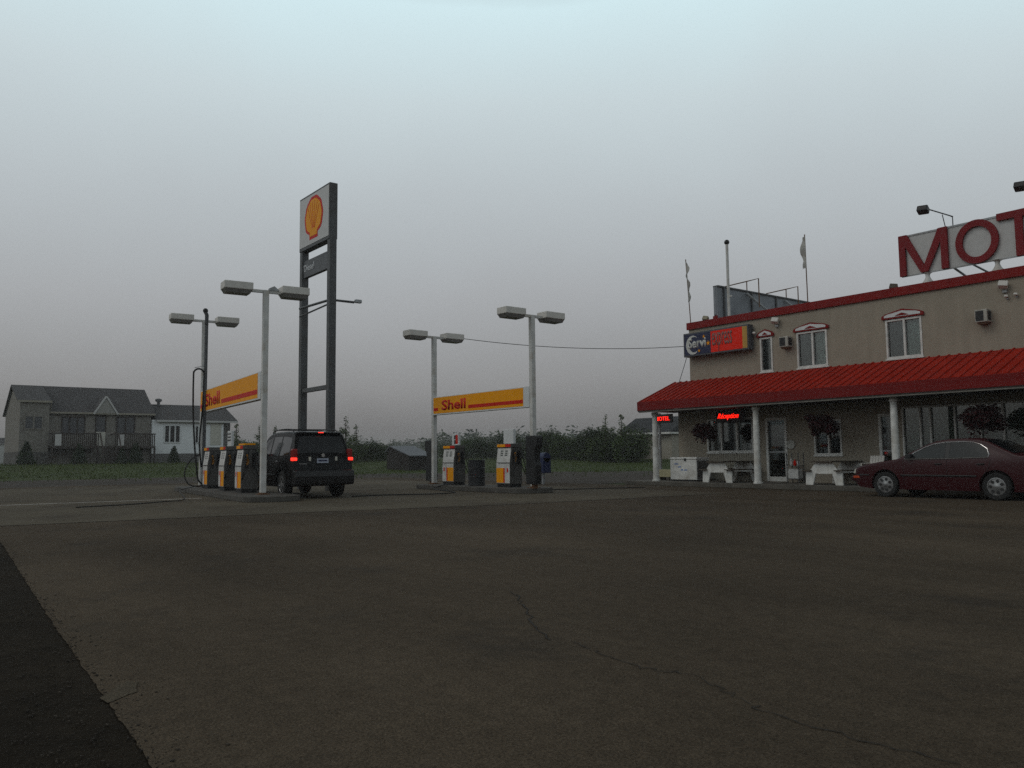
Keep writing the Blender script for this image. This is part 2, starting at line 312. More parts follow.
# ------------------------------------------------------------------ plants
def leaves(m, lobes, n, size, flat=.5):
    tot = sum(l[3]*l[4]*l[5] for l in lobes)
    for cx, cy, cz, rx, ry, rz in lobes:
        for _ in range(int(n*rx*ry*rz/tot)):
            d = Vector((random.gauss(0, 1), random.gauss(0, 1), random.gauss(0, 1))).normalized()*(random.random()**.42)
            p = Vector((cx+d.x*rx, cy+d.y*ry, cz+d.z*rz)); s_ = size*random.uniform(.5, 1.3)
            a = Vector((random.gauss(0, 1), random.gauss(0, 1), random.gauss(0, flat))).normalized(); b = a.cross(Vector((random.gauss(0, 1), random.gauss(0, 1), random.gauss(0, 1)))).normalized()
            m.face([p-a*s_, p+b*s_*.45, p+a*s_, p-b*s_*.45])
def bushy(name, h, wd, n, size, lf, seed, sparse=False):
    random.seed(seed); t = thing(name, 'x', 'tree'); tr = MB()
    tr.tube([(0, 0, 0), (.06, .03, h*.4), (0, .05, h*.75)]+([(.02, .02, h*1.0)] if sparse else []), .07*h/3, 6, .015)
    lobes = []
    for k in range(9 if not sparse else 6):
        a = random.uniform(0, 6.28); rr = random.uniform(.1, .5)*wd; z = random.uniform(.25, .86)*h; s_ = random.uniform(.18, .32)*wd
        lobes.append((rr*math.cos(a), rr*math.sin(a), z, s_, s_, s_*random.uniform(.8, 1.5)))
        tr.tube([(0, 0, z*.5), (rr*.5*math.cos(a), rr*.5*math.sin(a), z*.8), (rr*math.cos(a), rr*math.sin(a), z)], .03, 5, .01)
    if sparse: lobes.append((0, 0, h*.90, .14*wd, .14*wd, h*.14)); lobes.append((0, 0, h*.66, .2*wd, .2*wd, h*.2))
    lobes.append((0, 0, h*.25, wd*.48, wd*.48, h*.27))
    tr.build('trunk', M['bark'], t); c = MB(); leaves(c, lobes, n, size); c.build('crown', lf, t); return t
B1 = bushy('bush', 4.0, 4.2, 8000, .12, LEAF['green'], 3); B2 = bushy('bush', 4.2, 4.4, 8400, .12, LEAF['dark'], 5); B3 = bushy('sapling', 3.6, 1.7, 1700, .11, LEAF['green'], 8, True); B4 = bushy('sapling', 4.6, 1.9, 1900, .11, LEAF['green'], 9, True)
used = set()
def plant(proto, px, z, scale, label, cat, group=None, base=None):
    p = depth(px, 456, z); o = proto if proto.name not in used else copy_tree(proto); used.add(proto.name)
    o.location = (p.x, p.y, rise(p.x, p.y)-.05); o.rotation_euler.z = random.uniform(0, 6.28); o.scale = (scale, scale, scale*random.uniform(.92, 1.08))
    o['label'] = label; o['category'] = cat
    if cat == 'bush': o.scale.z *= .62
    if group: o['group'] = group
    elif 'group' in o: del o['group']
    return o
G1 = 'bushes behind the near pump island'; G2 = 'bushes along the far edge behind the far pump island'
random.seed(21)
for i, (pr, px, z, s_, lb) in enumerate([
  (B3, 236, 74, .95, 'thin leafy sapling right beside the end of the white house'), (B1, 249, 78, .82, 'low round green bush right of the white house'),
  (B4, 259, 76, .72, 'thin sapling showing just left of the near lamp pole'), (B3, 275, 80, .95, 'wispy sapling rising over the roof of the black car'),
  (B4, 346, 74, .92, 'tall wispy sapling at the right shoulder of the black car'), (B3, 356, 76, .95, 'wispy sapling second right of the black car'),
  (B2, 366, 78, .66, 'low dark bush between the black car and the shed'), (B1, 379, 82, .68, 'low green bush close left of the dark shed'), (B2, 391, 88, .62, 'small dark bush peeping over the left corner of the shed'),
  (B3, 339, 72, .7, 'short wispy sapling touching the tail of the black car')]):
    plant(pr, px, z, s_, lb, 'sapling' if pr in (B3, B4) else 'bush', G1)
for i, (pr, px, z, s_, lb) in enumerate([
  (B1, 468, 100, .92, 'hazy bush seen above the black drum between the far pumps'), (B2, 486, 96, .86, 'hazy bush just left of the white topped far pump'), (B1, 452, 104, .80, 'pale hazy bush behind the far pump with the price sign'),
  (B2, 516, 88, .98, 'bush behind the pump nearest the black pole cabinet'), (B1, 543, 84, .98, 'green bush above the blue box'), (B2, 556, 80, .86, 'dark bush standing right of the blue box'),
  (B1, 569, 78, .84, 'green bush at the dip in the right hand hedge row'), (B2, 583, 76, .93, 'full dark bush in the row between blue box and cabin'), (B1, 597, 74, .98, 'tall green bush midway between blue box and cabin'),
  (B2, 611, 73, 1.0, 'tallest dark bush of the row left of the cabin'), (B4, 606, 71, .92, 'pointed sapling standing before the dark bushes'), (B1, 625, 72, .98, 'big green bush close left of the cabin'),
  (B2, 639, 78, .98, 'dark bush rising at the cabin roof corner'), (B3, 622, 70, 1.1, 'pointed sapling nearest the cabin')]):
    plant(pr, px, z, s_, lb, 'sapling' if pr in (B3, B4) else 'bush', G2)
# far wood: one hazy mass
random.seed(31); c = MB()
for k in range(150):
    px = 215+(k/149)*640+random.uniform(-6, 6); z = random.uniform(250, 380) if px > 430 else random.uniform(380, 490); p = depth(px, 456, z); h_ = (random.uniform(4.2, 6.6) if px > 420 else random.uniform(4.4, 6.4))*1.7+1
    leaves(c, [(p.x, p.y, .5+h_*.38, 6.5, 6.5, h_*.5), (p.x+1, p.y, .5+h_*.75, 3, 3, h_*.28)], 260, .8)
tag(c.build('woods', LEAF['dark']), 'hazy belt of far trees fading into the fog', 'woods', kind='stuff')
# grass strip beyond the dirt
c = MB()
for k in range(17000):
    px = random.uniform(-60, 700); z = 44+46*random.random()**1.2; p = depth(px, 456, z); d = math.hypot(p.x, p.y)
    if d < 57+2.5*math.sin(px*.05)+random.uniform(-2, 2) and random.random() < .93: continue
    h_ = random.choice((.06, .08, .1, .12, .2)); a = random.uniform(0, 6.28); u = Vector((math.cos(a), math.sin(a), 0))*.035; b = Vector((p.x, p.y, rise(p.x, p.y)-.02)); tp = Vector((random.uniform(-.1, .1), random.uniform(-.1, .1), h_))
    c.face([b-u, b+u, b+tp+u*.3, b+tp-u*.3])
tag(c.build('grass', LEAF['grass']), 'rough grass growing along the far side of the lot', 'grass', kind='stuff')

# ------------------------------------------------------------------ motel
YW = 24.7; DEEP = 33.5; X0L, X0U, X1 = -21.6, -20.95, 1.0
mo = thing('motel_building', 'two storey beige stucco motel with red metal porch roof and red roof band', 'motel', (X0L, YW, 0))
def wall(m, x0, x1, z0, z1, holes, y=YW, th=.22):
    xs = sorted({x0, x1, *[h[0] for h in holes], *[h[1] for h in holes]}); zs = sorted({z0, z1, *[h[2] for h in holes], *[h[3] for h in holes]})
    for a, b in zip(xs, xs[1:]):
        for c, d in zip(zs, zs[1:]):
            mxx, mz = (a+b)/2, (c+d)/2
            if any(h[0] < mxx < h[1] and h[2] < mz < h[3] for h in holes): continue
            m.face([(a, y, c), (b, y, c), (b, y, d), (a, y, d)]); m.face([(a, y+th, c), (b, y+th, c), (b, y+th, d), (a, y+th, d)])
    for a, b, c, d in holes:
        for q in (((a, c), (b, c)), ((b, c), (b, d)), ((b, d), (a, d)), ((a, d), (a, c))):
            (p, r_), (s_, t) = q; m.face([(p, y, r_), (s_, y, t), (s_, y+th, t), (p, y+th, r_)])
UP = [(-17.73, -17.22, 3.99, 5.20), (-16.25, -15.12, 3.99, 5.20), (-13.12, -12.0, 3.99, 5.20)]
LOW = [(-20.2, -18.15, 1.19, 2.42), (-17.62, -16.78, .17, 2.36), (-15.75, -14.75, 1.06, 2.22), (-13.5, -12.92, .17, 2.32), (-12.75, -9.25, .95, 2.5), (-8.9, -8.0, .17, 2.4)]
g = MB(); wall(g, X0L, X1, .15, 3.3, LOW); wall(g, X0U, X1, 3.3, 5.93, UP)
for x, z0, z1 in ((X0L, .15, 3.3), (X0U, 3.3, 5.93), (X1, .15, 5.93)): g.face([(x, YW, z0), (x, DEEP, z0), (x, DEEP, z1), (x, YW, z1)])
g.face([(X0L, DEEP, .15), (X1, DEEP, .15), (X1, DEEP, 5.93), (X0L, DEEP, 5.93)])
g.build('wall', M['stucco'], mo, True)
g = MB(); g.box(X0L+.02, X1-.02, YW+.23, DEEP-.02, 3.0, 3.2).box(X0L+.02, X1-.02, YW+.23, DEEP-.02, 0, .145); g.box(X0L+.02, X1-.02, YW+3.2, YW+3.3, .15, 3.0); g.box(X0U+.05, X1-.02, YW+2.6, YW+2.7, 3.2, 5.9); g.build('interior_partition', mat('interior', (.10, .095, .085), .9), mo, True)
g = MB(); g.box(X0U-.02, X1+.02, YW-.03, DEEP, 5.93, 6.0); g.build('roof', M['concrete'], mo, True)
g = MB(); g.box(X0U-.06, X1+.06, YW-.07, YW+.10, 5.90, 6.17).box(X0U-.06, X0U+.1, YW+.1, DEEP, 5.90, 6.17); g.build('roof_band', M['redband'], mo, True, bevel=.01)
# porch roof
YE = 22.68; XE = -21.78; ZE, ZT = 3.10, 3.93
g = MB(); s_ = (ZT-ZE)/(YW-.0-YE)
g.prism([(YE, ZE-.02), (YW-.003, ZT-.02), (YW-.003, ZT), (YE, ZE)], XE, X1+1, 'x')
x = XE+.06
while x < X1+.9:
    g.prism([(YE-.015, ZE-.005), (YW-.004, ZT-.005), (YW-.004, ZT+.03), (YE-.015, ZE+.03)], x, x+.05, 'x'); x += .29
g.prism([(YW+.0, ZT-.28), (YW+2.4, ZT-.28), (YW+2.4, ZT-.12), (YW+.0, ZT-.12)], XE, X0U-.003, 'x')
g.build('porch_roof', M['redmetal'], mo, True)
g = MB(); g.box(XE-.02, X1+1, YE-.04, YE-.005, ZE-.33, ZE-.005).prism([(YE, ZE-.33), (YE, ZE), (YW, ZT), (YW, ZE-.33)], XE-.03, XE-.005, 'x').build('fascia', mat('red_fascia', (.17, .009, .008), .65, spec=.15, var=.15, streak=(.4, 1, 3)), mo, True)
g = MB(); g.box(XE, X1+1, YE-.03, YE+.04, ZE-.375, ZE-.335).box(XE, X1+1, YE+.04, YW-.004, ZE-.36, ZE-.335); g.build('soffit', M['darkwoodrail'], mo, True)
g = MB(); g.box(XE+.05, X1+1, YE-.028, YE-.0, ZE-.41, ZE-.375); g.build('gutter_trim', M['soffit'], mo, True)
for px in (-21.25, -16.78, -12.10, -7.4):
    g = MB(); g.lathe([(.15, .15), (.15, .20), (.118, .21), (.095, 2.55), (.125, 2.58), (.125, 2.69)], 20, c=(px, 23.0, 0)); g.build('column', M['white'], mo, True, smooth=True)
g = MB(); g.tube([(-22.3, 24.4, 0.0), (-22.3, 24.4, 2.74)], .055, 10); g.build('column', M['galv'], mo, True, smooth=True)
def window(x0, x1, z0, z1, mull, curtains=(), fw=.06, glass=GL, ped=False, blinds=None):
    y = YW; f = MB(); f.box(x0-.0, x0+fw, y-.03, y+.09, z0, z1).box(x1-fw, x1, y-.03, y+.09, z0, z1).box(x0+fw, x1-fw, y-.03, y+.09, z1-fw, z1).box(x0-.03, x1+.03, y-.05, y+.09, z0-.05, z0+.0).box(x0+fw, x1-fw, y-.03, y+.09, z0, z0+fw)
    for k in mull: f.box(k-fw*.55, k+fw*.55, y-.025, y+.085, z0+fw, z1-fw)
    w_ = f.build('window', M['frame'], mo, True, bevel=.006)
    off = mo.location
    def sub(m, nm, mt): return m.build(nm, mt, w_, False)
    def loc(m):
        m.v = [v-off for v in m.v]; return m
    sub(loc(MB().box(x0+fw, x1-fw, y+.045, y+.052, z0+fw, z1-fw)), 'pane', glass)
    for a, b, mt in curtains:
        c = MB(); k = max(8, int((b-a)/.025)); pr = None
        for i in range(k+1):
            u = a+(b-a)*i/k; yy = y+.16+.018*math.sin(i*1.9)+.012*math.sin(i*.7)
            if pr: c.face([(pr[0], pr[1], z0+.03), (u, yy, z0+.03), (u, yy, z1-.02), (pr[0], pr[1], z1-.02)])
            pr = (u, yy)
        sub(loc(c), 'curtain', mt)
    if ped:
        cx = (x0+x1)/2; hw = (x1-x0)/2+.09; zb = z1+.02; hh = .17; hp = .27
        outl = [(cx-hw, zb), (cx+hw, zb), (cx+hw, zb+hh*.55), (cx+hw*.78, zb+hh*.95), (cx, zb+hp), (cx-hw*.78, zb+hh*.95), (cx-hw, zb+hh*.55)]
        q = sub(loc(MB().prism(outl, y-.07, y-.001)), 'pediment', M['redband'])
        k = .74; inn = [(cx+(a-cx)*(1-.09/hw*1.0), zb+.045+(b-zb)*.62) for a, b in outl]
        tri = [(cx-hw*.34, zb+.065), (cx+hw*.34, zb+.065), (cx+hw*.22, zb+.1), (cx, zb+.15), (cx-hw*.22, zb+.1)]
        s2 = MB().prism(inn, y-.078, y-.069); s2.v = [v-off for v in s2.v]; s2.build('pediment_panel', M['signwhite'], w_)
        s3 = MB().prism(tri, y-.085, y-.077); s3.v = [v-off for v in s3.v]; s3.build('pediment_crest', M['redband'], w_)
    return w_
C1, C2 = M['curtain'], M['curtain2']; blind = mat('blind_grey', (.045, .05, .055), .8, var=.1)
window(*UP[0], (), ((UP[0][0], UP[0][1], blind),), ped=True)
window(*UP[1], (-15.66,), ((UP[1][0], -15.66, blind), (-15.66, UP[1][1], C1)), ped=True)
window(*UP[2], (-12.54,), ((UP[2][0], -12.54, blind), (-12.54, UP[2][1], C1)), ped=True)
window(*LOW[0], (-19.55, -18.85)); window(*LOW[2], (-15.22,))
window(*LOW[4], (-12.2, -11.9, -11.2, -10.5, -9.9), ((LOW[4][0], LOW[4][1], C2),), fw=.05)
def door(h):
    x0, x1, z0, z1 = h; d = MB(); fw = .09; y = YW
    d.box(x0, x0+fw, y-.03, y+.09, z0, z1).box(x1-fw, x1, y-.03, y+.09, z0, z1).box(x0+fw, x1-fw, y-.03, y+.09, z1-fw, z1).box(x0+fw, x1-fw, y-.01, y+.06, z0, z0+.16)
    o = d.build('door', M['frame'], mo, True, bevel=.005)
    p = MB().box(x0+fw, x1-fw, y+.03, y+.037, z0+.16, z1-fw); p.v = [v-mo.location for v in p.v]; p.build('pane', GL, o)
    p = MB().box(x0+fw, x1-fw, y-.0, y+.055, z0+.98, z0+1.03); p.v = [v-mo.location for v in p.v]; p.build('push_bar', M['galv'], o)
for h in (LOW[1], LOW[3], LOW[5]): door(h)
g = MB()
for k in range(21): g.box(-20.25+k*.1, -20.25+k*.1+.085, YW-.03, YW-.002, .2, 1.13)
g.build('siding_panel', M['siding'], mo, True)

# rooftop motel sign
mx0 = onY(899, 237, 25.0).x; sg = thing('motel_sign', 'long white rooftop panel sign with big dark red capital letters', 'sign', (mx0, 25.0, 6.0))
ZB, ZTp = 6.53, 7.80
g = MB(); g.box(mx0+.03, -4.2, 25.02, 25.14, ZB+.02, ZTp-.05); g.build('panel', M['signface'], sg, True)
g = MB(); g.box(mx0+.03, -4.2, 25.0, 25.019, ZTp-.05, ZTp).box(mx0+.03, -4.2, 25.0, 25.019, ZB-.02, ZB+.02); g.build('panel_trim', M['galv'], sg, True)
def bar(m, a, b, wd, y0, y1):
    a = Vector(a); b = Vector(b); d = (b-a).normalized(); s_ = Vector((-d.y, d.x))*wd/2; m.prism([tuple(a-s_), tuple(b-s_), tuple(b+s_), tuple(a+s_)], y0, y1)
yl0, yl1 = 24.93, 25.005; sw = .20
a0, a1 = mx0+.0, mx0+1.47
l = MB(); l.box(a0, a0+sw, yl0, yl1, ZB, ZTp).box(a1-sw, a1, yl0, yl1, ZB+.02, ZTp); mid = (a0+a1)/2+.02
l.prism([(a0+.01, ZTp), (a0+.26, ZTp), (mid+.10, ZB+.02), (mid-.10, ZB+.02)], yl0+.002, yl1); l.prism([(a1-.26, ZTp), (a1-.01, ZTp), (mid+.10, ZB+.02), (mid-.10, ZB+.02)], yl0+.004, yl1); l.build('letter', M['redletter'], sg, True)
def ring(cx, cz, rx, rz, t, m, y0, y1, n=40):
    for k in range(n):
        A, B = 2*math.pi*k/n, 2*math.pi*(k+1)/n
        m.prism([(cx+(rx-t)*math.cos(A), cz+(rz-t)*math.sin(A)), (cx+rx*math.cos(A), cz+rz*math.sin(A)), (cx+rx*math.cos(B), cz+rz*math.sin(B)), (cx+(rx-t)*math.cos(B), cz+(rz-t)*math.sin(B))], y0, y1)
oc = (onY(956, 240, 25).x+onY(999.5, 240, 25).x)/2; ow = (onY(999.5, 240, 25).x-onY(956, 240, 25).x)/2
l = MB(); ring(oc, (ZB+ZTp)/2+.0, ow, .64, .19, l, yl0, yl1); l.build('letter', M['redletter'], sg, True)
t0 = onY(997, 215, 25).x; l = MB(); l.box(t0, t0+1.12, yl0, yl1, ZTp-.17, ZTp+.03).box(t0+.46, t0+.66, yl0, yl1, ZB, ZTp-.17); l.build('letter', M['redletter'], sg, True)
e0 = t0+1.35; l = MB(); l.box(e0, e0+.2, yl0, yl1, ZB, ZTp)
for zz in (ZB, (ZB+ZTp)/2-.1, ZTp-.2): l.box(e0+.2, e0+.85, yl0, yl1, zz, zz+.2)
l.build('letter', M['redletter'], sg, True); e1 = e0+1.1; l = MB(); l.box(e1, e1+.2, yl0, yl1, ZB, ZTp).box(e1+.2, e1+.85, yl0, yl1, ZB, ZB+.2); l.build('letter', M['redletter'], sg, True)
for px in (927.5, 998, 1062):
    xx = onY(px, 270, 25.08).x; g = MB(); g.lathe([(.24, 5.98), (.22, 6.17), (.1, 6.33), (.06, 6.42), (.07, 6.50), (.13, 6.54)], 16, c=(xx, 25.08, 0)); g.build('pedestal', M['polewhite'], sg, True, smooth=True)
for px in (946, 1045):
    xx = onY(px, 225, 25.1).x
    g = MB(); g.tube([(xx+.1, 25.14, 6.6), (xx+.4, 26.6, 6.0)], .035, 6).tube([(xx+.1, 25.14, 7.0), (xx+1.2, 26.6, 6.0)], .03, 6); g.build('brace', M['galv'], sg, True)
for lab, px in (('lamp on a bent arm reaching out above the first letter of the rooftop sign', 946), ('lamp at the picture edge, on an arm high above the rooftop sign', 1044)):
    xx = onY(px, 226, 25.08).x; t = thing('sign_lamp', lab, 'lamp', (xx, 25.08, ZTp), 0, 'arm lamps above the rooftop sign')
    g = MB(); g.tube([(.2, .0, -.1), (.2, .0, .27), (.16, -.02, .30)], .016, 6).tube([(0, 0, -.1), (0, -.2, .36)], .014, 6).tube([(.2, .02, .29), (-.02, -1.15, .38)], .018, 6); g.build('arm', M['steel'], t)
    h_ = MB(); h_.X = Matrix.Translation((-.04, -1.28, .32)) @ Matrix.Rotation(R(-25), 4, 'X') @ Matrix.Rotation(R(8), 4, 'Z'); h_.box(-.15, .15, -.12, .12, -.09, .09); h_.build('lamp_head', M['black'], t, bevel=.03)
# Servi express box sign
sy = 24.35; A = onY(683.5, 345, sy); x0 = A.x; x1 = onY(748.5, 340, sy).x; z0, z1 = onY(684, 357.5, sy).z, onY(684, 334, sy).z
bs = thing('box_sign', 'navy and red box sign with crescent moon on the corner of the motel', 'sign', (x0, sy, z0))
g = MB(); g.box(x0, x1, sy, YW-.06, z0, z1); g.build('cabinet', mat('sign_cabinet', (.07, .075, .085), .5), bs, True, bevel=.015)
xm = x0+(x1-x0)*.44; yf = sy-.004
g = MB(); g.box(x0+.06, xm, yf-.004, yf+.003, z0+.06, z1-.06); g.build('navy_panel', M['navy'], bs, True)
xr = x1-(x1-x0)*.085
g = MB(); g.box(xm, xr, yf-.004, yf+.003, z0+.06, z1-.06); g.build('red_panel', M['vividred'], bs, True)
g = MB(); g.box(xr, x1-.05, yf-.004, yf+.003, z0+.06, z1-.06); g.build('yellow_strip', mat('sign_ochre', (.45, .26, .05), .5), bs, True)
wS = x1-x0; hS = z1-z0
g = MB(); cx, cz, rr = x0+wS*.155, z0+hS*.47, hS*.40; pts = []
for k in range(25): a = R(55+k*250/24); pts.append((cx+rr*math.cos(a)*.9, cz+rr*math.sin(a)))
for k in range(25): a = R(305-k*250/24); pts.append((cx+rr*.19+rr*.78*math.cos(a)*.88, cz+rr*.03+rr*.82*math.sin(a)))
g.prism(pts, yf-.010, yf-.004); g.build('moon', M['silver'], bs, True)
def star(m, cx, cz, r, y0, y1, n=5):
    P = []
    for k in range(n*2): a = math.pi/2+math.pi*k/n; q = r if k % 2 == 0 else r*.42; P.append((cx+q*math.cos(a), cz+q*math.sin(a)))
    m.prism(P, y0, y1)
for fx, fz, r_ in ((.335, .77, .07), (.40, .47, .10), (.255, .20, .065)):
    g = MB(); star(g, x0+wS*fx, z0+hS*fz, r_, yf-.012, yf-.004); g.build('star', M['yellow'], bs, True)
lx, lz = bs.location.x, bs.location.z
text('lettering', 'Servi', wS*.08, wS*.365, hS*.33, hS*.76, yf-.014-sy, M['silver'], bs, bold=.03)
text('lettering', 'express', wS*.46, wS*.765, hS*.08, hS*.86, yf-.012-sy, mat('letter_grey_red', (.20, .11, .10), .5), bs, bold=.008, shear=.05)
# billboard standing at right angles to the front
XB = -19.75; q = thing('billboard', 'grey backed billboard standing end on over the roof, with lamp frames on top', 'billboard', (XB, 24.95, 6.0))
yb0, yb1 = 24.95, 31.4; zb0, zb1 = 6.12, 7.43
g = MB(); g.box(XB-.05, XB, yb0, yb1, zb0, zb1); g.build('panel', M['panelback'], q, True)
g = MB(); g.box(XB-.17, XB-.13, yb0, yb1, zb0, zb1).box(XB-.13, XB-.05, yb0-.02, yb0+.01, zb0+.25, zb1); g.build('front_panel', M['panelback'], q, True)
g = MB(); g.box(XB-.19, XB+.02, yb0-.04, yb0-.01, zb0-.05, zb0+.2); g.build('end_plate', M['redband'], q, True)
g = MB(); g.box(XB-.18, XB+.06, yb0, yb1, zb1, zb1+.05)
for yy in (25.3, 27.0, 28.6, 30.2): g.box(XB+.003, XB+.06, yy, yy+.07, zb0, zb1)
g.build('frame_rail', M['steel'], q, True)
for yy in (27.6, 30.1):
    g = MB(); g.tube([(XB+.05, yy-.9, zb1-.08), (XB+1.1, yy+.2, 6.0)], .05, 6); g.build('brace', M['galv'], q, True)
for pa, pb, pl in (((747, 292), 281.5, 722), ((786.4, 300), 289.3, 764)):
    yy = onX(*pa, XB).y; zt = onX(pa[0], pb, XB).z; k = onY(pl, pb+4.5, yy).x
    g = MB(); g.tube([(XB+.55, yy, 6.75), (XB+.55, yy, zt+.02), (XB, yy, zt), (k+.12, yy, zt-.03), (k, yy, zt-.12)], .022, 6).tube([(XB, yy, zt), (XB, yy, zb1)], .02, 6); lf = g.build('lamp_frame', M['rust'], q, True)
    g = MB(); g.box(k-.14-q.location.x, k+.10-q.location.x, yy-.09-q.location.y, yy+.09-q.location.y, zt-.22-6, zt-.12-6); g.build('lamp_head', M['black'], lf)
# white vent mast and flags
p0 = onY(729.3, 320, 25.2); p1 = onY(727.2, 243, 25.2)
t = thing('vent_mast', 'slim white mast with a dark ball cap rising beside the billboard', 'mast', (p0.x, 25.2, 6.0))
g = MB(); g.tube([(0, 0, 0), (.0, 0, p1.z-6.0)], .055, 10).box(-.02, .16, -.02, .02, 1.0, 1.05); g.build('pole', M['polewhite'], t, smooth=True)
g = MB(); g.ball((0, 0, p1.z-5.97), .10); g.build('cap', M['black'], t, smooth=True)
for lab, b, e, big in (('limp furled flag on a thin pole at the left corner of the motel roof', (690.8, 322), (685.6, 259.5), 0), ('small ragged flag on the thin pole right of the billboard', (808, 306), (804.5, 234.5), 1)):
    y = 24.8; b = onY(*b, y); e = onY(*e, y); t = thing('flag', lab, 'flag', (b.x, y, b.z-.12), 0, 'flags on the motel roof')
    d = Vector((e.x-b.x, 0, e.z-b.z+.12)); g = MB(); g.tube([(0, 0, 0), d*.5, d], .018, 6); g.build('pole', M['rust'], t)
    c = MB(); prev = None
    for i in range(15):
        f_ = i/14; s_ = (.97-f_*(.62 if not big else .42)); base = d*s_; wd = (.16*math.sin(f_*9)**2*(1-f_*.4)+.02) if not big else (-.17-.04*math.sin(f_*7))*(1-abs(f_-.5)*1.2)-.02
        cur = (base+Vector((.02, -.02, 0)), base+Vector((wd*.6, -.05+.05*math.sin(f_*12), -.02)), base+Vector((wd, .04*math.cos(f_*9), -.05)))
        if prev:
            for a in range(2): c.face([prev[a], prev[a+1], cur[a+1], cur[a]])
        prev = cur
    c.build('cloth', M['flagcloth'], t, smooth=True)
# roof edge floodlights, wall floodlights, air conditioners
def flood(px, py, y, lab, s_=1.0, mt=None, z=None, tilt=-30):
    p = onY(px, py, y); t = thing('floodlight', lab, 'floodlight', (p.x, p.y, p.z), 0, 'small floodlights of the motel')
    h_ = MB(); h_.X = Matrix.Rotation(R(tilt), 4, 'X') @ Matrix.Rotation(R(20), 4, 'Z'); h_.box(-.12*s_, .12*s_, -.08*s_, .10*s_, -.09*s_, .09*s_); h_.build('lamp_head', mt or M['lampbeige'], t, bevel=.02)
    g = MB(); g.tube([(0, .05, 0), (0, .12, -.16*s_)], .025, 6); g.box(-.06*s_, .06*s_, .06, .14, -.22*s_, -.15*s_); g.build('bracket', M['galv'], t); return t
flood(705.5, 318.5, 24.68, 'beige floodlight on the roof band over the box sign', .9, mat('flood_tan', (.25, .22, .15), .6)); flood(775, 320.5, 24.56, 'pale floodlight high on the wall between box sign and pediments', 1.0)
flood(754, 333, 24.56, 'small pale spotlight at the right end of the box sign', .45); flood(893.5, 287, 24.9, 'dark floodlight on the roof edge left of the rooftop letters', .95, M['wood'])
flood(1003, 284.5, 24.56, 'beige floodlight under the roof band near the picture edge', 1.0); flood(1006, 296, 24.6, 'tiny round spotlight, left of a pair below the roof band', .4); flood(1015.5, 294, 24.6, 'tiny round spotlight, right of a pair below the roof band', .4)
def aircon(px0, py0, px1, py1, lab):
    a = onY(px0, py0, 24.4); b = onY(px1, py1, 24.4); zc = a.z-.02; h_ = .36; t = thing('air_conditioner', lab, 'air conditioner', (a.x, YW, zc-h_), 0, 'window air conditioners on the motel wall')
    wd = b.x-a.x-.05; g = MB(); g.box(0, wd, -.3, -.002, 0, h_); g.build('casing', mat('aircon_beige', (.36, .34, .30), .6), t, bevel=.015)
    g = MB(); g.box(.03, wd*.72, -.309, -.301, .04, h_-.04)
    g.build('front_grille', M['plastic'], t); g = MB(); g.box(wd+.001, wd+.007, -.25, -.06, .05, h_-.05); g.build('side_grille', M['plastic'], t)
    g = MB(); g.box(.05, wd-.05, -.25, -.02, -.05, -.003); g.build('bracket', M['rust'], t)
aircon(778.5, 336.5, 789, 345, 'window air conditioner between the narrow and the first double upper window'); aircon(974, 309.5, 989, 318, 'window air conditioner right of the last upper window')

# neon signs
def neon(px0, py0, px1, py1, y, word, lab, shear, name='neon_sign', mx_=.2):
    a = onY(px0, py1, y); b = onY(px1, py0, y); t = thing(name, lab, 'neon sign', (a.x, y, a.z)); wd, hh = b.x-a.x, b.z-a.z
    g = MB(); g.box(-.08, wd+mx_, .02, .08, -.09, hh+.09); g.build('backing', M['black'], t)
    text('tube_lettering', word, 0, wd, 0, hh, .0, M['neon'], t, shear=shear, bold=.004, th=.015)
    g = MB(); g.tube([(wd*.2, .05, hh+.09), (wd*.2, .05, hh+.2)], .008, 5).tube([(wd*.8, .05, hh+.09), (wd*.8, .05, hh+.2)], .008, 5); g.build('hanger', M['galv'], t)
neon(717.5, 412.6, 738.3, 420.4, 24.4, 'Réception', 'red neon script sign over the office window under the porch', .45)
neon(655.5, 416.2, 669.2, 421.0, 24.2, 'MOTEL', 'red neon block letter sign hanging at the open end of the porch', 0.0, mx_=.12)

# things under the porch
WZ = .15
a = onY(670.5, 479, 23.5); b = onY(697, 479, 23.5)
t = thing('chest_freezer', 'white chest freezer with blue writing standing at the porch end', 'freezer', (a.x, 23.5, WZ)); wd = b.x-a.x
g = MB(); g.box(0, wd, 0, .68, .05, .78); g.build('cabinet', M['white'], t, bevel=.02)
g = MB(); g.box(-.01, wd+.01, -.015, .69, .79, .87); g.build('lid', M['white'], t, bevel=.02); g = MB(); g.box(wd*.55, wd*.62, -.03, -.016, .74, .83); g.build('latch', M['black'], t)
g = MB(); g.box(.05, wd-.05, .05, .63, 0, .05); g.build('plinth', M['black'], t)
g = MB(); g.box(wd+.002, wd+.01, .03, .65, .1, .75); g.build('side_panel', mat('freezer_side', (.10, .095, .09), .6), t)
g = MB()
random.seed(4)
for r_, (u, v, k) in enumerate(((.17, .63, 4), (.30, .52, 3), (.42, .41, 6))):
    for i in range(k):
        xx = wd*u+i*.05
        if r_ == 2 and i == 2: continue
        g.box(xx, xx+.034, -.004, .001, v-.022, v+.022+random.uniform(-.008, .008))
g.build('writing', M['inkblue'], t)
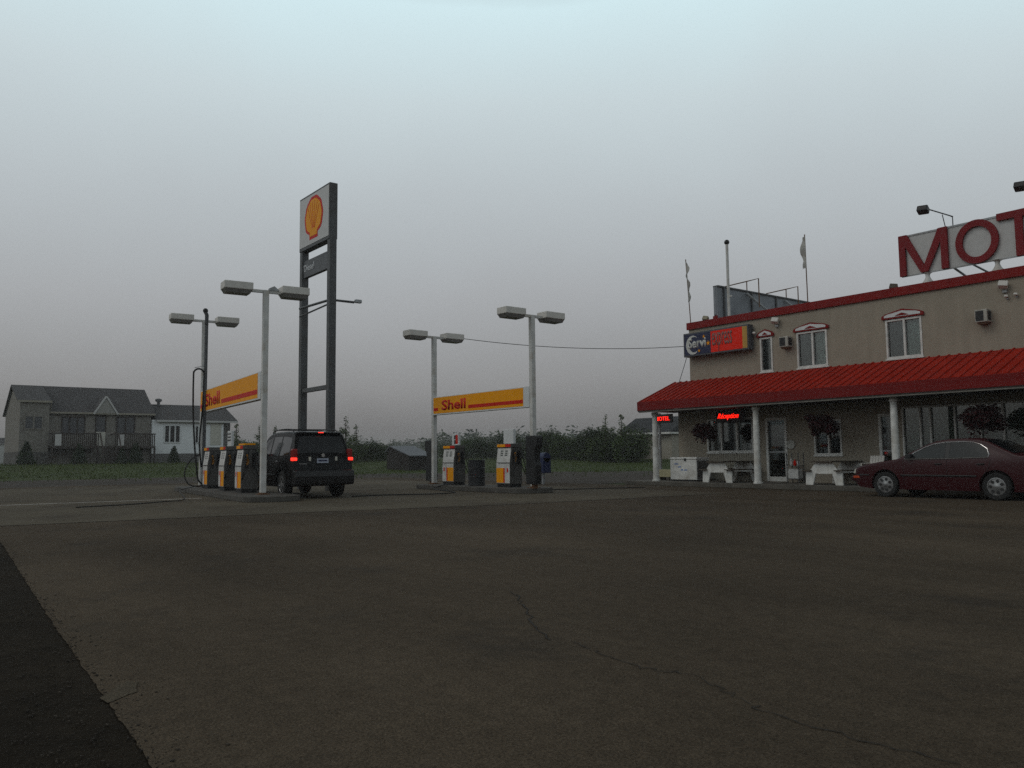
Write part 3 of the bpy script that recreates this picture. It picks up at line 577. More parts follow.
a = onY(656.5, 471.5, 24.0); t = thing('crate', 'pale wooden crate low between the end column and the freezer', 'crate', (a.x, 24.0, WZ)); g = MB(); g.box(0, .75, 0, .4, .12, .40); g.build('box', mat('crate_cream', (.40, .36, .22), .8), t, bevel=.01); g = MB(); g.box(.06, .16, .03, .37, 0, .12).box(.5, .6, .03, .37, 0, .12); g.build('leg', M['wood'], t)
def picnic(px0, px1, lab, proto=None, yf=22.95):
    a = onY(px0, 478, yf); b = onY(px1, 478, yf); cx = (a.x+b.x)/2
    if proto: o = copy_tree(proto); o.location = (cx, yf, WZ); o['label'] = lab; return o
    t = thing('picnic_table', lab, 'picnic table', (cx, yf, WZ), 0, 'picnic tables under the porch'); hw = .63
    for y0, y1 in ((.0, .06), (1.45, 1.51)):
        g = MB(); g.prism([(-hw, 0), (-hw+.25, 0), (-.28, .34), (.28, .34), (hw-.25, 0), (hw, 0), (hw-.02, .40), (.48, .42), (.28, .69), (-.28, .69), (-.48, .42), (-hw+.02, .40)], y0, y1); g.build('leg', M['white'], t, bevel=.01)
    g = MB()
    for k in range(5): g.box(-.36+k*.145, -.36+k*.145+.135, -.12, 1.63, .692, .73)
    g.build('tabletop', M['wood'], t)
    for s_ in (-1, 1):
        g = MB(); c = s_*.54; g.box(c-.14, c-.005, -.12, 1.63, .425, .46).box(c+.005, c+.14, -.12, 1.63, .425, .46); g.build('bench', M['wood'], t)
    return t
pt = picnic(703, 731.5, 'white legged picnic table in front of the office window'); picnic(806.5, 842, 'white legged picnic table under the hanging plant right of the door', pt)
# rack and disc by the door
a = onY(793, 476, 24.2); t = thing('display_rack', 'small rack holding white and red goods beside the glass door', 'rack', (a.x, 24.2, WZ)); g = MB()
for x_, y_ in ((-.22, 0), (.22, 0), (-.22, .3), (.22, .3)): g.tube([(x_, y_, 0), (x_, y_, 1.0)], .015, 6)
g.box(-.23, .23, 0, .3, .12, .14).box(-.23, .23, 0, .3, .55, .57); g.build('frame', M['steel'], t)
def solo(m, name, mt, loc, lab, cat, group=None, bevel=0, smooth=False):
    o = m.build(name, mt, bevel=bevel, smooth=smooth); o.location = loc; return tag(o, lab, cat, group)
solo(MB().box(-.2, .2, .02, .27, 0, .3).box(-.21, .21, .01, .28, .301, .32), 'carton', M['pumpwhite'], (a.x, 24.2, WZ+.141), 'white carton on the lowest shelf of the rack', 'carton', bevel=.01)
for k, (dx, mt, lab, h_) in enumerate(((-.14, M['pumpwhite'], 'white bottle on the left of the rack shelf', .26), (.0, M['signred'], 'red bottle in the middle of the rack shelf', .2), (.13, M['pumpwhite'], 'white bottle on the right of the rack shelf', .2))):
    solo(MB().lathe([(.05, 0), (.055, .02), (.055, h_*.65), (.02, h_*.8), (.02, h_)], 12), 'bottle', mt, (a.x+dx, 24.34, WZ+.571), lab, 'bottle', smooth=True)
d_ = onY(790.5, 444.5, 24.64); solo(MB().lathe([(.15, .0), (.16, -.03), (.155, -.05), (.13, -.045)], 24, 'y'), 'wall_clock', mat('dial', (.42, .41, .37), .5), (d_.x, 24.699, d_.z), 'pale round dial on the wall just right of the glass door', 'dial', smooth=True)
# garden chair
a = onY(874, 470, 24.0); t = thing('garden_chair', 'pale plastic garden chair behind the front of the maroon car', 'chair', (a.x, 23.9, WZ))
g = MB(); g.box(-.24, .24, -.22, .24, .40, .44); g.build('seat', M['lampbeige'], t, bevel=.015)
for x_ in (-.21, .21):
    for y_ in (-.19, .21): g = MB(); g.tube([(x_, y_, 0), (x_*.95, y_*.95, .4)], .022, 8); g.build('leg', M['lampbeige'], t)
    g = MB(); g.tube([(x_, -.2, .4), (x_*1.1, -.2, .64), (x_*1.1, .26, .66)], .02, 8); g.build('armrest', M['lampbeige'], t)
g = MB()
for k in range(5): g.prism([(.22, .44), (.25, .44), (.36, .88), (.33, .88)], -.22+k*.09, -.22+k*.09+.08, 'x')
g.build('backrest', M['lampbeige'], t)
# hanging baskets
def basket(px, py, rx, rz, y, lab):
    p = onY(px, py, y); t = thing('hanging_basket', lab, 'hanging plant', p, 0, 'hanging baskets under the porch')
    g = MB(); g.lathe([(.10, -.18), (.16, -.06), (.17, 0)], 16); g.build('pot', M['wood'], t, smooth=True)
    g = MB()
    for k in range(3): a_ = k*2.094; g.tube([(.16*math.cos(a_), .16*math.sin(a_), 0), (0, 0, 2.735-p.z)], .006, 4)
    g.build('chain', M['steel'], t)
    c = MB(); random.seed(int(px)); lobes = [(0, 0, 0, rx*.82, rx*.82, rz*.8)]
    for k in range(11):
        a_ = random.uniform(0, 6.28); q = random.uniform(.35, .8); s_ = random.uniform(.22, .42); lobes.append((rx*q*math.cos(a_), rx*q*math.sin(a_), rz*random.uniform(-.7, .6), rx*s_, rx*s_, rz*s_*1.1))
    for k in range(6):
        a_ = random.uniform(0, 6.28); q = random.uniform(.3, .85)
        for j in range(random.randint(2, 4)): lobes.append((rx*q*math.cos(a_), rx*q*math.sin(a_), -rz*(.7+.17*j), rx*.10, rx*.10, rz*.13))
    leaves(c, lobes, 2600, .055); c.build('foliage', LEAF['red'], t)
basket(703.5, 431, .46, .36, 23.4, 'dark flowering hanging basket left of the red script sign'); basket(822, 424, .52, .36, 23.4, 'dark flowering hanging basket above the second picnic table'); basket(980, 417, .55, .42, 23.3, 'dark flowering hanging basket above the maroon car')

# ------------------------------------------------------------------ pump islands
ISL = mat('island_concrete', (.085, .078, .068), .9, var=.2, scale=4, bump=.2, dirt=(.045, .042, .038))
def island(c, rz, ln, wd, lab):
    t = MB(); n = 10; P = []
    for s_, a0 in ((1, -90), (-1, 90)):
        for k in range(n+1): a_ = R(a0+180*k/n); P.append((s_*(ln/2-.5)+.5*math.cos(a_), (wd/2)*math.sin(a_)))
    t.prism(P, 0, .15, 'z'); o = t.build('pump_island', ISL, bevel=.02); o.location = (c[0], c[1], .006); o.rotation_euler.z = rz
    return tag(o, lab, 'pump island')
RL, RR = R(180-5.6), R(180)
LC = Vector((-25.4, 8.72)); RC = Vector((-22.2, 15.95)); IZ = .156
uL = Vector((math.cos(R(-5.6)), math.sin(R(-5.6))))
def onL(s_, t=0.0): return (LC.x+uL.x*s_-uL.y*t, LC.y+uL.y*s_+uL.x*t)
island(Vector(onL(-.65)), R(-5.6), 10.6, 1.5, 'raised concrete island under the near row of three pumps'); island(Vector((-22.6, 15.95)), 0, 6.45, 1.5, 'raised concrete island under the far pair of white faced pumps')
def lamp_pole(loc, rz, h, lab, box=False, first=[None]):
    t = thing('lamp_pole', lab, 'lamp pole', loc, rz, 'twin headed lamp poles on the pump islands')
    g = MB(); g.box(-.075, .075, -.075, .075, 0, h); g.build('pole', M['polewhite'], t, bevel=.012)
    g = MB(); g.box(-.16, .16, -.16, .16, 0, .02); g.tube([(0, 0, .02), (0, 0, .05)], .12, 10); g.build('base_plate', M['rust'], t)
    g = MB(); g.box(-.04, .04, -.6, .6, h-.08, h-.0); g.build('arm', M['polewhite'], t)
    for s_ in (-1, 1):
        g = MB(); y0, y1 = s_*.40, s_*1.17
        g.prism([(min(y0, y1), h-.07), (max(y0, y1), h-.07), (max(y0, y1), h+.14), (min(y0, y1), h+.14)], -.24, .24, 'x'); g.v = [v for v in g.v]
        hd = g.build('lamp_head', M['lampbeige'], t, bevel=.02)
        l = MB(); c = (y0+y1)/2; B = [(-.19, c-.31), (.19, c-.31), (.19, c+.31), (-.19, c+.31)]; T = [(-.22, c-.365), (.22, c-.365), (.22, c+.365), (-.22, c+.365)]
        b_ = [l.P((x, y, h-.17)) for x, y in B]; t_ = [l.P((x, y, h-.071)) for x, y in T]; l.f.append(b_)
        for i in range(4): l.f.append([b_[i], b_[(i+1) % 4], t_[(i+1) % 4], t_[i]])
        l.f.append(t_); l.build('lens', M['lens'], hd)
    if box:
        g = MB(); g.prism([(.08, h+.0), (.36, h+.0), (.36, h+.02), (.22, h+.13), (.08, h+.06)], -.06, .06, 'x'); g.build('photocell', M['galv'], t)
    return t
pLn, pLf, pRn, pRf = onL(3.3), onL(-4.7), (-19.75, 15.95), (-25.42, 15.95)
lamp_pole((*pLn, IZ), R(-5.6), 5.62, 'tall white twin lamp pole in front of the black car', True); lamp_pole((*pLf, IZ), R(-5.6), 5.95, 'white twin lamp pole behind the black standpipe with the looped hose')
lamp_pole((*pRn, IZ), 0, 5.32, 'white twin lamp pole rising from the right hand black cabinet'); lamp_pole((*pRf, IZ), 0, 5.34, 'white twin lamp pole at the left end of the far island')
def banner(p0, p1, z0, z1, lab):
    a = Vector(p0); b = Vector(p1); d = b-a; ln = d.length; t = thing('banner_sign', lab, 'sign', (a.x, a.y, z0), math.atan2(d.y, d.x), 'yellow banner signs between the lamp poles'); H = z1-z0
    g = MB(); e = .075; g.box(e, ln-e, -.09, .09, 0, H); g.build('cabinet', M['signwhite'], t, bevel=.01)
    g = MB(); g.box(e+.03, ln-e-.28, -.096, -.089, .05, H-.03); g.build('face', M['yellow'], t)
    w_ = ln-e*2-.31; x_ = e+.03
    text('lettering', 'Shell', x_+w_*.105, x_+w_*.395, .05+H*.15, H*.78, -.101, M['signred'], t, bold=.03)
    g = MB(); g.box(x_+.01, x_+w_*.06, -.101, -.095, .05+H*.14, .05+H*.31); g.build('stripe', M['signred'], t); g = MB(); g.box(x_+w_*.425, x_+w_-.01, -.101, -.095, .05+H*.14, .05+H*.31); g.build('stripe', M['signred'], t)
zb0, zb1 = onY(526, 407.5, 15.86).z, onY(526, 386.5, 15.86).z
banner(pRf, pRn, zb0, zb1, 'yellow banner sign with red stripe above the two white faced pumps')
zb0 = onY(258, 400, pLn[1]).z; zb1 = onY(258, 372.5, pLn[1]).z
banner(pLf, pLn, zb0, zb1, 'yellow banner sign with red stripe partly behind a black hose')

OCH = mat('nozzle_ochre', (.30, .13, .01), .6)
def pump(name, lab, group):
    t = thing(name, lab, 'fuel pump', (0, 0, 0), 0, group); W_ = .36; H = 1.36
    prof = [(-.24, .10), (.24, .10), (.24, .76), (.17, 1.24), (-.17, 1.24), (-.24, .76)]
    g = MB(); g.prism(prof, -W_, W_, 'x'); g.build('body', M['pumpgrey'], t, bevel=.01)
    g = MB(); g.box(-W_+.02, W_-.02, -.22, .22, 0, .10); g.build('base', M['black'], t)
    g = MB(); g.box(-W_-.03, W_+.03, -.21, .21, 1.242, H); g.build('header', M['pumpgrey'], t, bevel=.01)
    for s_ in (-1, 1):
        g = MB(); g.box(-W_+.02, W_*.22, s_*.211, s_*.216, 1.26, H-.015); g.build('header_label', M['yellow'], t)
        g = MB(); g.box(W_*.22, W_+.0, s_*.211, s_*.216, 1.26, H-.015); g.build('header_label', M['signred'], t)
        f = MB(); ya = s_*.243
        f.face([(-W_+.015, ya, .775), (W_-.015, ya, .775), (W_-.015, s_*.178, 1.225), (-W_+.015, s_*.178, 1.225)]); 
        up = f.build('price_panel', M['pumpwhite'], t)
        for x_ in (-.17, .06):
            d = MB(); 
            def pt(z): return s_*(.243-(z-.775)/.45*.065+.004)
            for zz in (.98, 1.045, 1.11): d.face([(x_, pt(zz), zz), (x_+.13, pt(zz), zz), (x_+.13, pt(zz+.04), zz+.04), (x_, pt(zz+.04), zz+.04)])
            d.build('display', M['display'], up)
        f = MB(); f.box(-W_+.015, W_-.015, s_*.241, s_*.245, .13, .755); lw = f.build('lower_panel', M['pumpwhite'], t)
        f = MB(); f.box(-.02, W_-.02, s_*.246, s_*.249, .14, .60); f.build('yellow_field', M['yellow'], lw)
        f = MB(); f.box(-.09, -.021, s_*.246, s_*.249, .14, .60); f.build('red_stripe', M['signred'], lw)
        f = MB(); f.box(-.27, -.20, s_*.246, s_*.249, .47, .60); f.build('grade_label', M['signred'], lw)
    for k, s_ in enumerate((-.09, .1)):
        g = MB(); g.prism([(s_-.05, .72), (s_+.05, .72), (s_+.04, 1.14), (s_-.04, 1.14)], W_+.001, W_+.035, 'x'); g.build('nozzle_boot', M['black'], t)
        g = MB(); g.tube([(W_+.06, s_, .80), (W_+.07, s_, 1.0), (W_+.11, s_-.02, 1.08)], .028, 8).tube([(W_+.06, s_+.03, .82), (W_+.10, s_+.03, .95)], .016, 6); nz_ = g.build('nozzle', OCH if k == 0 else M['black'], t)
        g = MB(); pts = []
        for i in range(21):
            u = i/20; pts.append((W_+.06+.16*math.sin(math.pi*u)+(.02 if k else 0), s_+(.12 if k else -.20)*math.sin(math.pi*u)+.03*u, .80-.62*math.sin(math.pi*u)**1.0+.42*u))
        g.tube(pts, .017, 8); g.build('hose', M['blackrub'], t, smooth=True)
    g = MB(); g.tube([(-W_+.1, -.255, .765), (W_+.04, -.255, .765)], .012, 6); g.build('guard_rail', M['pumpgrey'], t)
    return t
P0 = pump('fuel_pump', 'yellow and white fuel pump with a red and black price card on top, far island', 'fuel pumps')
def put(o, x, y, rz, lab): o.location = (x, y, IZ); o.rotation_euler.z = rz; o['label'] = lab
def onRpx(px): return onY(px, 488, 15.72).x
put(P0, onRpx(448)+.02, 15.95, 0, 'white faced fuel pump with the red and black card on top, on the far island')
P1 = copy_tree(P0); put(P1, onRpx(503.5), 15.95, 0, 'white faced fuel pump with a blank white board on top, on the far island')
# mirrored graphics on the second pump: turned end for end shows the yellow field at the left
for ch in P1.children:
    if ch.name.startswith(('lower_panel',)):
        ch.scale.x = -1
    if ch.name.startswith('header_label'): pass
for s_, lab in ((1.55, 'fuel pump nearest the lamp pole of the near island, orange header on top'), (-.55, 'middle fuel pump of the near island, white price board on top'), (-2.9, 'fuel pump farthest along the near island, beside the black standpipe')):
    q = copy_tree(P0); x_, y_ = onL(s_); put(q, x_, y_, R(-5.6), lab)
x_ = P0.location.x; t = thing('price_card', 'small white price card with red and black squares on a pump', 'price card', (x_+.0, 15.95, IZ+1.361)); g = MB(); g.box(-.05, .36, -.04, .04, .0, .40); g.build('board', M['signwhite'], t, bevel=.008)
g = MB(); g.box(.09, .18, -.048, -.041, .05, .18).box(.09, .18, -.048, -.041, .21, .34); g.build('black_square', M['inkdark'], t); g = MB(); g.box(.19, .32, -.048, -.041, .05, .36); g.build('red_square', M['signred'], t)
x_ = P1.location.x; t = thing('topper_board', 'blank white board standing on the pump next to the right black cabinet', 'board', (x_, 15.95, IZ+1.361)); g = MB(); g.box(-.22, .30, -.05, .05, .0, .46); g.build('board', M['signwhite'], t, bevel=.01)
x_, y_ = onL(-.55); t = thing('price_board', 'white price board with rows of dark figures on the middle near pump', 'price board', (x_, y_, IZ+1.361), R(-5.6)); g = MB(); g.box(-.15, .36, -.04, .04, 0, .48); g.build('board', M['signwhite'], t, bevel=.008)
g = MB()
for r_ in range(3):
    for k in range(4): g.box(-.10+k*.11, -.03+k*.11, -.046, -.041, .16+r_*.1, .21+r_*.1)
g.build('figures', M['inkdark'], t)
x_, y_ = onL(1.55); t = thing('header_sign', 'low orange header sign on the pump beside the near lamp pole', 'sign', (x_, y_, IZ+1.361), R(-5.6)); g = MB(); g.box(-.36, .36, -.15, .15, 0, .05); g.build('board', M['yellow'], t, bevel=.008)
# drum
x_ = onY(475.5, 487, 15.9).x; t = thing('litter_drum', 'black drum bin standing between the two far pumps', 'drum', (x_, 15.95, IZ)); g = MB()
g.lathe([(.27, 0), (.285, .02), (.28, .05), (.28, .27), (.295, .29), (.28, .31), (.28, .56), (.295, .58), (.28, .60), (.28, .83), (.295, .85), (.27, .86), (.25, .80)], 28); g.build('shell', M['drum'], t, smooth=True)
# black cabinets on the poles
def cabinet(px, flip, lab, z0, z1, yy):
    xx = onY(px, 470, yy).x; H = z1-z0; s_ = -1 if flip else 1
    P = [(-.34, 0), (.30, 0), (.31, H*.40), (.24, H*.46), (.22, H*.58), (.26, H*.70), (.40, H*.80), (.39, H*.97), (.34, H), (-.34, H)]
    P = [(a*s_*.72, b) for a, b in P]; t = thing('pole_cabinet', lab, 'cabinet', (xx, yy, z0), 0, 'black cabinets on the lamp poles'); g = MB(); g.prism(P, -.12, .12); g.build('body', M['black'], t, bevel=.02)
    g = MB(); g.box(min(.19*s_, -.22*s_), max(.19*s_, -.22*s_), -.13, -.121, H*.05, H*.36); g.build('door', M['plastic'], t)
    g = MB(); g.box(-.05, .05, -.05, .1, -(z0-IZ), 0.0); g.build('foot', M['rust'], t)
    g = MB(); g.tube([(.16*s_, 0, H*.66), (.23*s_, -.02, H*.60), (.21*s_, -.02, H*.48)], .02, 6); g.build('nozzle', M['blackrub'], t)
cabinet(534, False, 'black notched cabinet at the right end of the far island, by the blue box', IZ+.13, IZ+1.58, 15.68); cabinet(431.5, True, 'black notched cabinet behind the left lamp pole of the far island', IZ+.10, IZ+1.58, 16.25)
# blue box behind
p = onZ(543, 475); p = depth(543, 462, 33); t = thing('mailbox', 'blue box on a post right behind the black cabinet', 'box', (p.x, p.y, 0)); g = MB(); g.box(-.25, .25, -.2, .2, .45, 1.05); g.lathe([(.2, -.25), (.2, .25)], 16, 'x', c=(0, 0, 1.05)); g.build('body', M['blue'], t, bevel=.015); g = MB(); g.box(-.05, .05, -.05, .05, 0, .45); g.build('post', M['galv'], t)
# standpipe and hoses of the near island
x_, y_ = onL(-3.75, -.12); t = thing('standpipe', 'tall black standpipe with a ball top and a long looped hose', 'standpipe', (x_, y_, IZ)); top = 5.98
g = MB(); g.tube([(0, 0, 0), (0, 0, top)], .06, 10); g.build('pipe', M['steel'], t, smooth=True)
g = MB(); g.tube([(0, 0, top-.35), (.0, 0, top), (-.06, -.03, top+.12)], .065, 8).ball((-.06, -.03, top+.16), .09); g.build('elbow', M['black'], t, smooth=True)
g = MB(); pts = []
for u in [i/30 for i in range(31)]:
    a_ = math.pi*u; pts.append((.02+.0*u, -.05-.18+.18*math.cos(a_), 3.9+.18*math.sin(a_)))
pts = [(.0, -.07, .7), (.0, -.16, 1.5), (0, -.08, 2.6)] + pts + [(.02, -.40, 2.7), (.06, -.33, 1.4), (.1, -.26, .7), (.12, -.2, .25), (.15, .05, .08), (.2, .1, .35)]
def cat(P, k=6):
    P = [Vector(p) for p in P]; P = [P[0]]+P+[P[-1]]; o = []
    for i in range(1, len(P)-2):
        for j in range(k):
            t = j/k; a, b, c, d = P[i-1:i+3]; o.append(.5*((2*b)+(c-a)*t+(2*a-5*b+4*c-d)*t*t+(3*b-a-3*c+d)*t**3))
    return o+[P[-2]]
g.tube(cat([pts[i] for i in range(0, len(pts), 1)], 2), .030, 8); g.build('hose', M['blackrub'], t, smooth=True)
g = MB(); g.tube(cat([(.0, -.1, 1.15), (-.1, -.4, .95), (-.1, -.6, .5), (0, -.5, .15), (.1, -.2, .06), (.2, .2, .2)]), .022, 8); g.build('hose', M['blackrub'], t, smooth=True)
g = MB(); g.tube([(0, 0, 4.2), (-.05, -.36, 4.12)], .012, 6); g.build('hanger', M['galv'], t)
def floor_hose(px, lab, r_=.03, end=None):
    P = [onZ(*p, .008+r_) for p in px]
    if end: P += [Vector(e) for e in end]
    g = MB(); g.tube(cat(P), r_, 8); o = g.build('hose', M['blackrub'], smooth=True); tag(o, lab, 'hose', 'hoses lying on the pad')
e_ = onL(-2.9, -.6)
floor_hose([(76, 507.3), (100, 506), (130, 504.3), (160, 501.8), (184, 499.2)], 'black hose lying beside the pale joint left of the near island', .013, [(e_[0]-.3, e_[1]-.35, .10), (e_[0], e_[1], IZ+.06)])
floor_hose([(352, 496.3), (380, 495.0), (410, 494.4), (440, 493.6), (455, 492.0)], 'black hose running from the black car to the far island', .016, [(-23.9, 15.0, .05), (-23.75, 15.25, .17), (-23.3, 15.6, .19)])
floor_hose([(552, 489.5), (580, 488.9), (610, 488.2), (645, 487.2)], 'thin dark hose on the pad right of the far island', .014)
# overhead cable
def cable(pts, lab, r_=.012):
    g = MB(); g.tube(cat(pts), r_, 5); tag(g.build('cable', M['black']), lab, 'cable')
a = Vector((-25.42, 15.95+1.17, IZ+5.36)); b = Vector((onY(683.5, 346.5, 24.4).x, 24.4, onY(683.5, 346.5, 24.4).z))
cable([a.lerp(b, k/8)-Vector((0, 0, .21*4*(k/8)*(1-k/8))) for k in range(9)], 'thin overhead cable from the far lamp pole to the box sign')
cable([onY(686.5, 358, 24.5), onY(683, 370, 24.3), onY(678.5, 384, 24.2)], 'thin loose wire dropping from the box sign to the porch roof')

# ------------------------------------------------------------------ pylon sign
py = 12.35; xa = onY(302.3, 430, py).x; xb = onY(330.3, 430, py).x; t = thing('pylon_sign', 'tall grey two post pylon sign with a yellow and red scallop shell emblem', 'sign', ((xa+xb)/2, py, 0)); hx = (xb-xa)/2
ztop = onY(331, 185.5, py).z; pw, pd = .115, .13
zf0, zf1 = onY(328, 238, py-.2).z, ztop-.02
for s_ in (-1, 1):
    g = MB(); g.box(s_*hx-pw, s_*hx+pw, -pd, pd, 0, (zf0 if s_ < 0 else ztop)); g.build('post', M['steel'], t, bevel=.015)
g = MB(); g.box(-hx-pw, hx+pw*.95, -pd-.02, pd+.02, zf0+.003, ztop+.04); g.build('cabinet', M['steel'], t, bevel=.01)
fx0, fx1 = -hx-pw+.03, hx+pw-.06
g = MB(); g.box(fx0, fx1, -pd-.03, -pd-.021, zf0+.12, ztop-.03); g.build('face', M['signface'], t)
def pecten(m, cx, cz, r, y0, y1, k=1.0):
    P = []
    for i in range(37):
        a_ = R(-38+i*256/36); rr = r*k*(1+.035*abs(math.sin((a_-R(90))*5.2))); P.append((cx+rr*math.cos(a_), cz+r*.06+rr*math.sin(a_)))
    P += [(cx-r*.46*k, cz-r*.72*k-r*.02), (cx-r*.46*k, cz-r*.98*k), (cx+r*.46*k, cz-r*.98*k), (cx+r*.46*k, cz-r*.72*k-r*.02)]
    m.prism(P, y0, y1)
fc = (fx0+fx1)/2; fz = (zf0+.12+ztop-.03)/2; fr = .72; yy = -pd-.03
g = MB(); pecten(g, fc, fz, fr*1.06, yy-.006, yy+.001); g.build('emblem', M['signred'], t)
g = MB(); pecten(g, fc, fz, fr*1.06, yy-.012, yy-.005, .86); g.build('emblem_field', M['yellow'], t)
g = MB()
for d in (-50, -30, -10, 10, 30, 50):
    a_ = R(90+d); bar(g, (fc+.12*math.cos(a_), fz-fr*.62+.1*math.sin(a_)), (fc+fr*.86*math.cos(a_), fz+fr*.05+fr*.84*math.sin(a_)), .022, yy-.015, yy-.011)
g.build('emblem_rib', M['signred'], t)
z0, z1 = onY(328, 269, py).z, onY(328, 252, py).z
g = MB(); g.box(-hx-pw+.04, hx-pw-.002, -pd*.6, pd*.6, z0, z1); g.build('grade_panel', M['greysign'], t)
text('lettering', 'Diesel', -hx-pw+.28, -hx+1.05, z0+.20, z0+.46, -pd*.6-.008, mat('letter_grey', (.55, .56, .58), .5), t, bold=.01)
zz = onY(316, 389, py).z; g = MB(); g.box(-hx+pw-.002, hx-pw+.002, -.09, .09, zz-.07, zz+.07); g.build('crossbar', M['steel'], t)
zz = onY(331, 300, py).z
g = MB(); g.tube([(-hx+.1, -.2, zz), (hx, -.05, zz+.0), (hx+.30, .72, zz-.06)], .045, 6).tube([(-hx+.1, -.2, zz-.3), (hx, 0, zz-.1)], .03, 6); g.build('lamp_arm', M['steel'], t)
g = MB(); g.X = Matrix.Translation((hx+.34, .85, zz-.02)); g.box(-.07, .07, -.12, .12, -.06, .06); g.build('lamp_head', M['galv'], t, bevel=.02)

# ------------------------------------------------------------------ vehicles
def lerp(tab, x):
    if x <= tab[0][0]: return tab[0][1]
    for (a, u), (b, v) in zip(tab, tab[1:]):
        if x <= b: return u+(v-u)*(x-a)/(b-a)
    return tab[-1][1]
class Car:
    def __init__(s, L, W, top, low, plan, belt, tum, rad, paint): s.L, s.W, s.top, s.low, s.plan, s.belt, s.tum, s.rad, s.paint = L, W, top, low, plan, belt, tum, rad, paint
    def hw(s, x, z):
        b = s.W/2*lerp(s.plan, x); zz = (z-.62)/.5
        if z <= s.belt: return b*(1-.045*zz*zz)
        return b*(1-.045*((s.belt-.62)/.5)**2)-(z-s.belt)*s.tum
    def zt(s, x): return lerp(s.top, x)
    def section(s, x):
        zt, zl, r = s.zt(x), lerp(s.low, x), s.rad; r = min(r, (zt-zl)*.35); zs = zt-r; P = []
        for i in range(11): z = zl+(zs-zl)*i/10; P.append((s.hw(x, z), z))
        e = s.hw(x, zs)
        for i in range(1, 6): a_ = math.pi/2*i/5; P.append((e-r*(1-math.cos(a_)), zs+r*math.sin(a_)))
        cw = e-r
        for f_ in (.66, .33): P.append((cw*f_, zt+.018*(1-f_*f_)))
        P.append((0, zt+.018)); P = [(s.hw(x, zl)*.9, zl-.0)]+P
        return P
    def body(s, parent, wheels, wr):
        xs = sorted({round(s.L*i/64, 4) for i in range(65)} | {t[0] for t in s.top}); m = MB(); rings = []
        for x in xs:
            P = s.section(x); rings.append([m.P((x, y, z)) for y, z in P]+[m.P((x, -y, z)) for y, z in P[-2::-1]])
        n = len(rings[0])
        for a, b in zip(rings, rings[1:]):
            for j in range(n-1): m.f.append([a[j], a[j+1], b[j+1], b[j]])
            m.f.append([a[n-1], a[0], b[0], b[n-1]])
        m.f.append(rings[0]); m.f.append(rings[-1][::-1])
        o = m.build('body', s.paint, parent, smooth=True, angle=28)
        c = MB()
        for wx in wheels:
            for s_ in (-1, 1): c.lathe([(wr, s_*(s.W/2-.30)), (wr, s_*(s.W/2+.3))], 32, 'y', c=(wx, 0, wr*.86))
        cu = c.build('cut', s.paint); bo = o.modifiers.new('b', 'BOOLEAN'); bo.operation = 'DIFFERENCE'; bo.object = cu; bo.solver = 'EXACT'
        bpy.context.view_layer.update(); dg = bpy.context.evaluated_depsgraph_get(); me = bpy.data.meshes.new_from_object(o.evaluated_get(dg)); o.modifiers.clear(); o.data = me
        bpy.data.objects.remove(cu); me.set_sharp_from_angle(angle=R(28)); me.materials.clear(); me.materials.append(s.paint)
        for p in me.polygons: p.material_index = 0
        return o
    def side(s, parent, tab, name, mt, off=.005, rows=4):
        """tab: (x, z bottom, z top)"""
        for sd in (-1, 1):
            m = MB(); G = [[m.P((x, sd*(s.hw(x, a+(b-a)*k/rows)+off), a+(b-a)*k/rows)) for k in range(rows+1)] for x, a, b in tab]
            for A, B in zip(G, G[1:]):
                for k in range(rows): m.f.append([A[k], A[k+1], B[k+1], B[k]])
            m.build(name, mt, parent, smooth=True)
    def edge(s, parent, pts, name, mt, r=.008, off=.004):
        for sd in (-1, 1):
            m = MB(); m.tube([(x, sd*(s.hw(x, z)+off), z) for x, z in pts], r, 5); m.build(name, mt, parent)
    def topglass(s, parent, xa, xb, f0, f1, name, mt):
        m = MB(); G = []
        for i in range(9):
            x = xa+(xb-xa)*i/8; zt = s.zt(x); e = s.hw(x, zt-s.rad)-s.rad; f_ = f0+(f1-f0)*i/8
            G.append([m.P((x, e*f_*k/4, zt+.026*(1-(k/4)**2)+.006)) for k in range(-4, 5)])
        for A, B in zip(G, G[1:]):
            for k in range(8): m.f.append([A[k], A[k+1], B[k+1], B[k]])
        return m.build(name, mt, parent, smooth=True)
def wheels(parent, xs, ty, r, wd, spokes):
    for x in xs:
        for s_ in (-1, 1):
            k = s_*ty; g = MB(); g.lathe([(r*.66, k-s_*wd), (r*.93, k-s_*wd), (r, k-s_*wd*.85), (r, k-s_*wd*.15), (r*.93, k), (r*.66, k-s_*.005), (r*.66, k-s_*.04)], 32, 'y', c=(x, 0, r)); w_ = g.build('wheel', M['tyre'], parent, smooth=True)
            g = MB(); g.lathe([(r*.66, k-s_*.045), (r*.655, k-s_*.008), (r*.60, k-s_*.004), (r*.57, k-s_*.018), (r*.18, k-s_*.008), (r*.12, k+s_*.004), (.01, k+s_*.006)], 28, 'y', c=(x, 0, r)); rm = g.build('rim', M['rim'], w_, smooth=True)
            g = MB()
            for i in range(spokes):
                a_ = 2*math.pi*(i+.5)/spokes; c = Vector((x+r*.42*math.cos(a_), k, r+r*.42*math.sin(a_))); u = Vector((math.cos(a_), 0, math.sin(a_))); v = Vector((-math.sin(a_), 0, math.cos(a_))); rr = r*.11
                P = [c+u*rr*1.1*math.cos(b)+v*rr*math.sin(b) for b in [2*math.pi*q/8 for q in range(8)]]
                g.face([p+Vector((0, s_*.002, 0)) for p in P])
            g.build('rim_opening', M['rimdark'], w_)
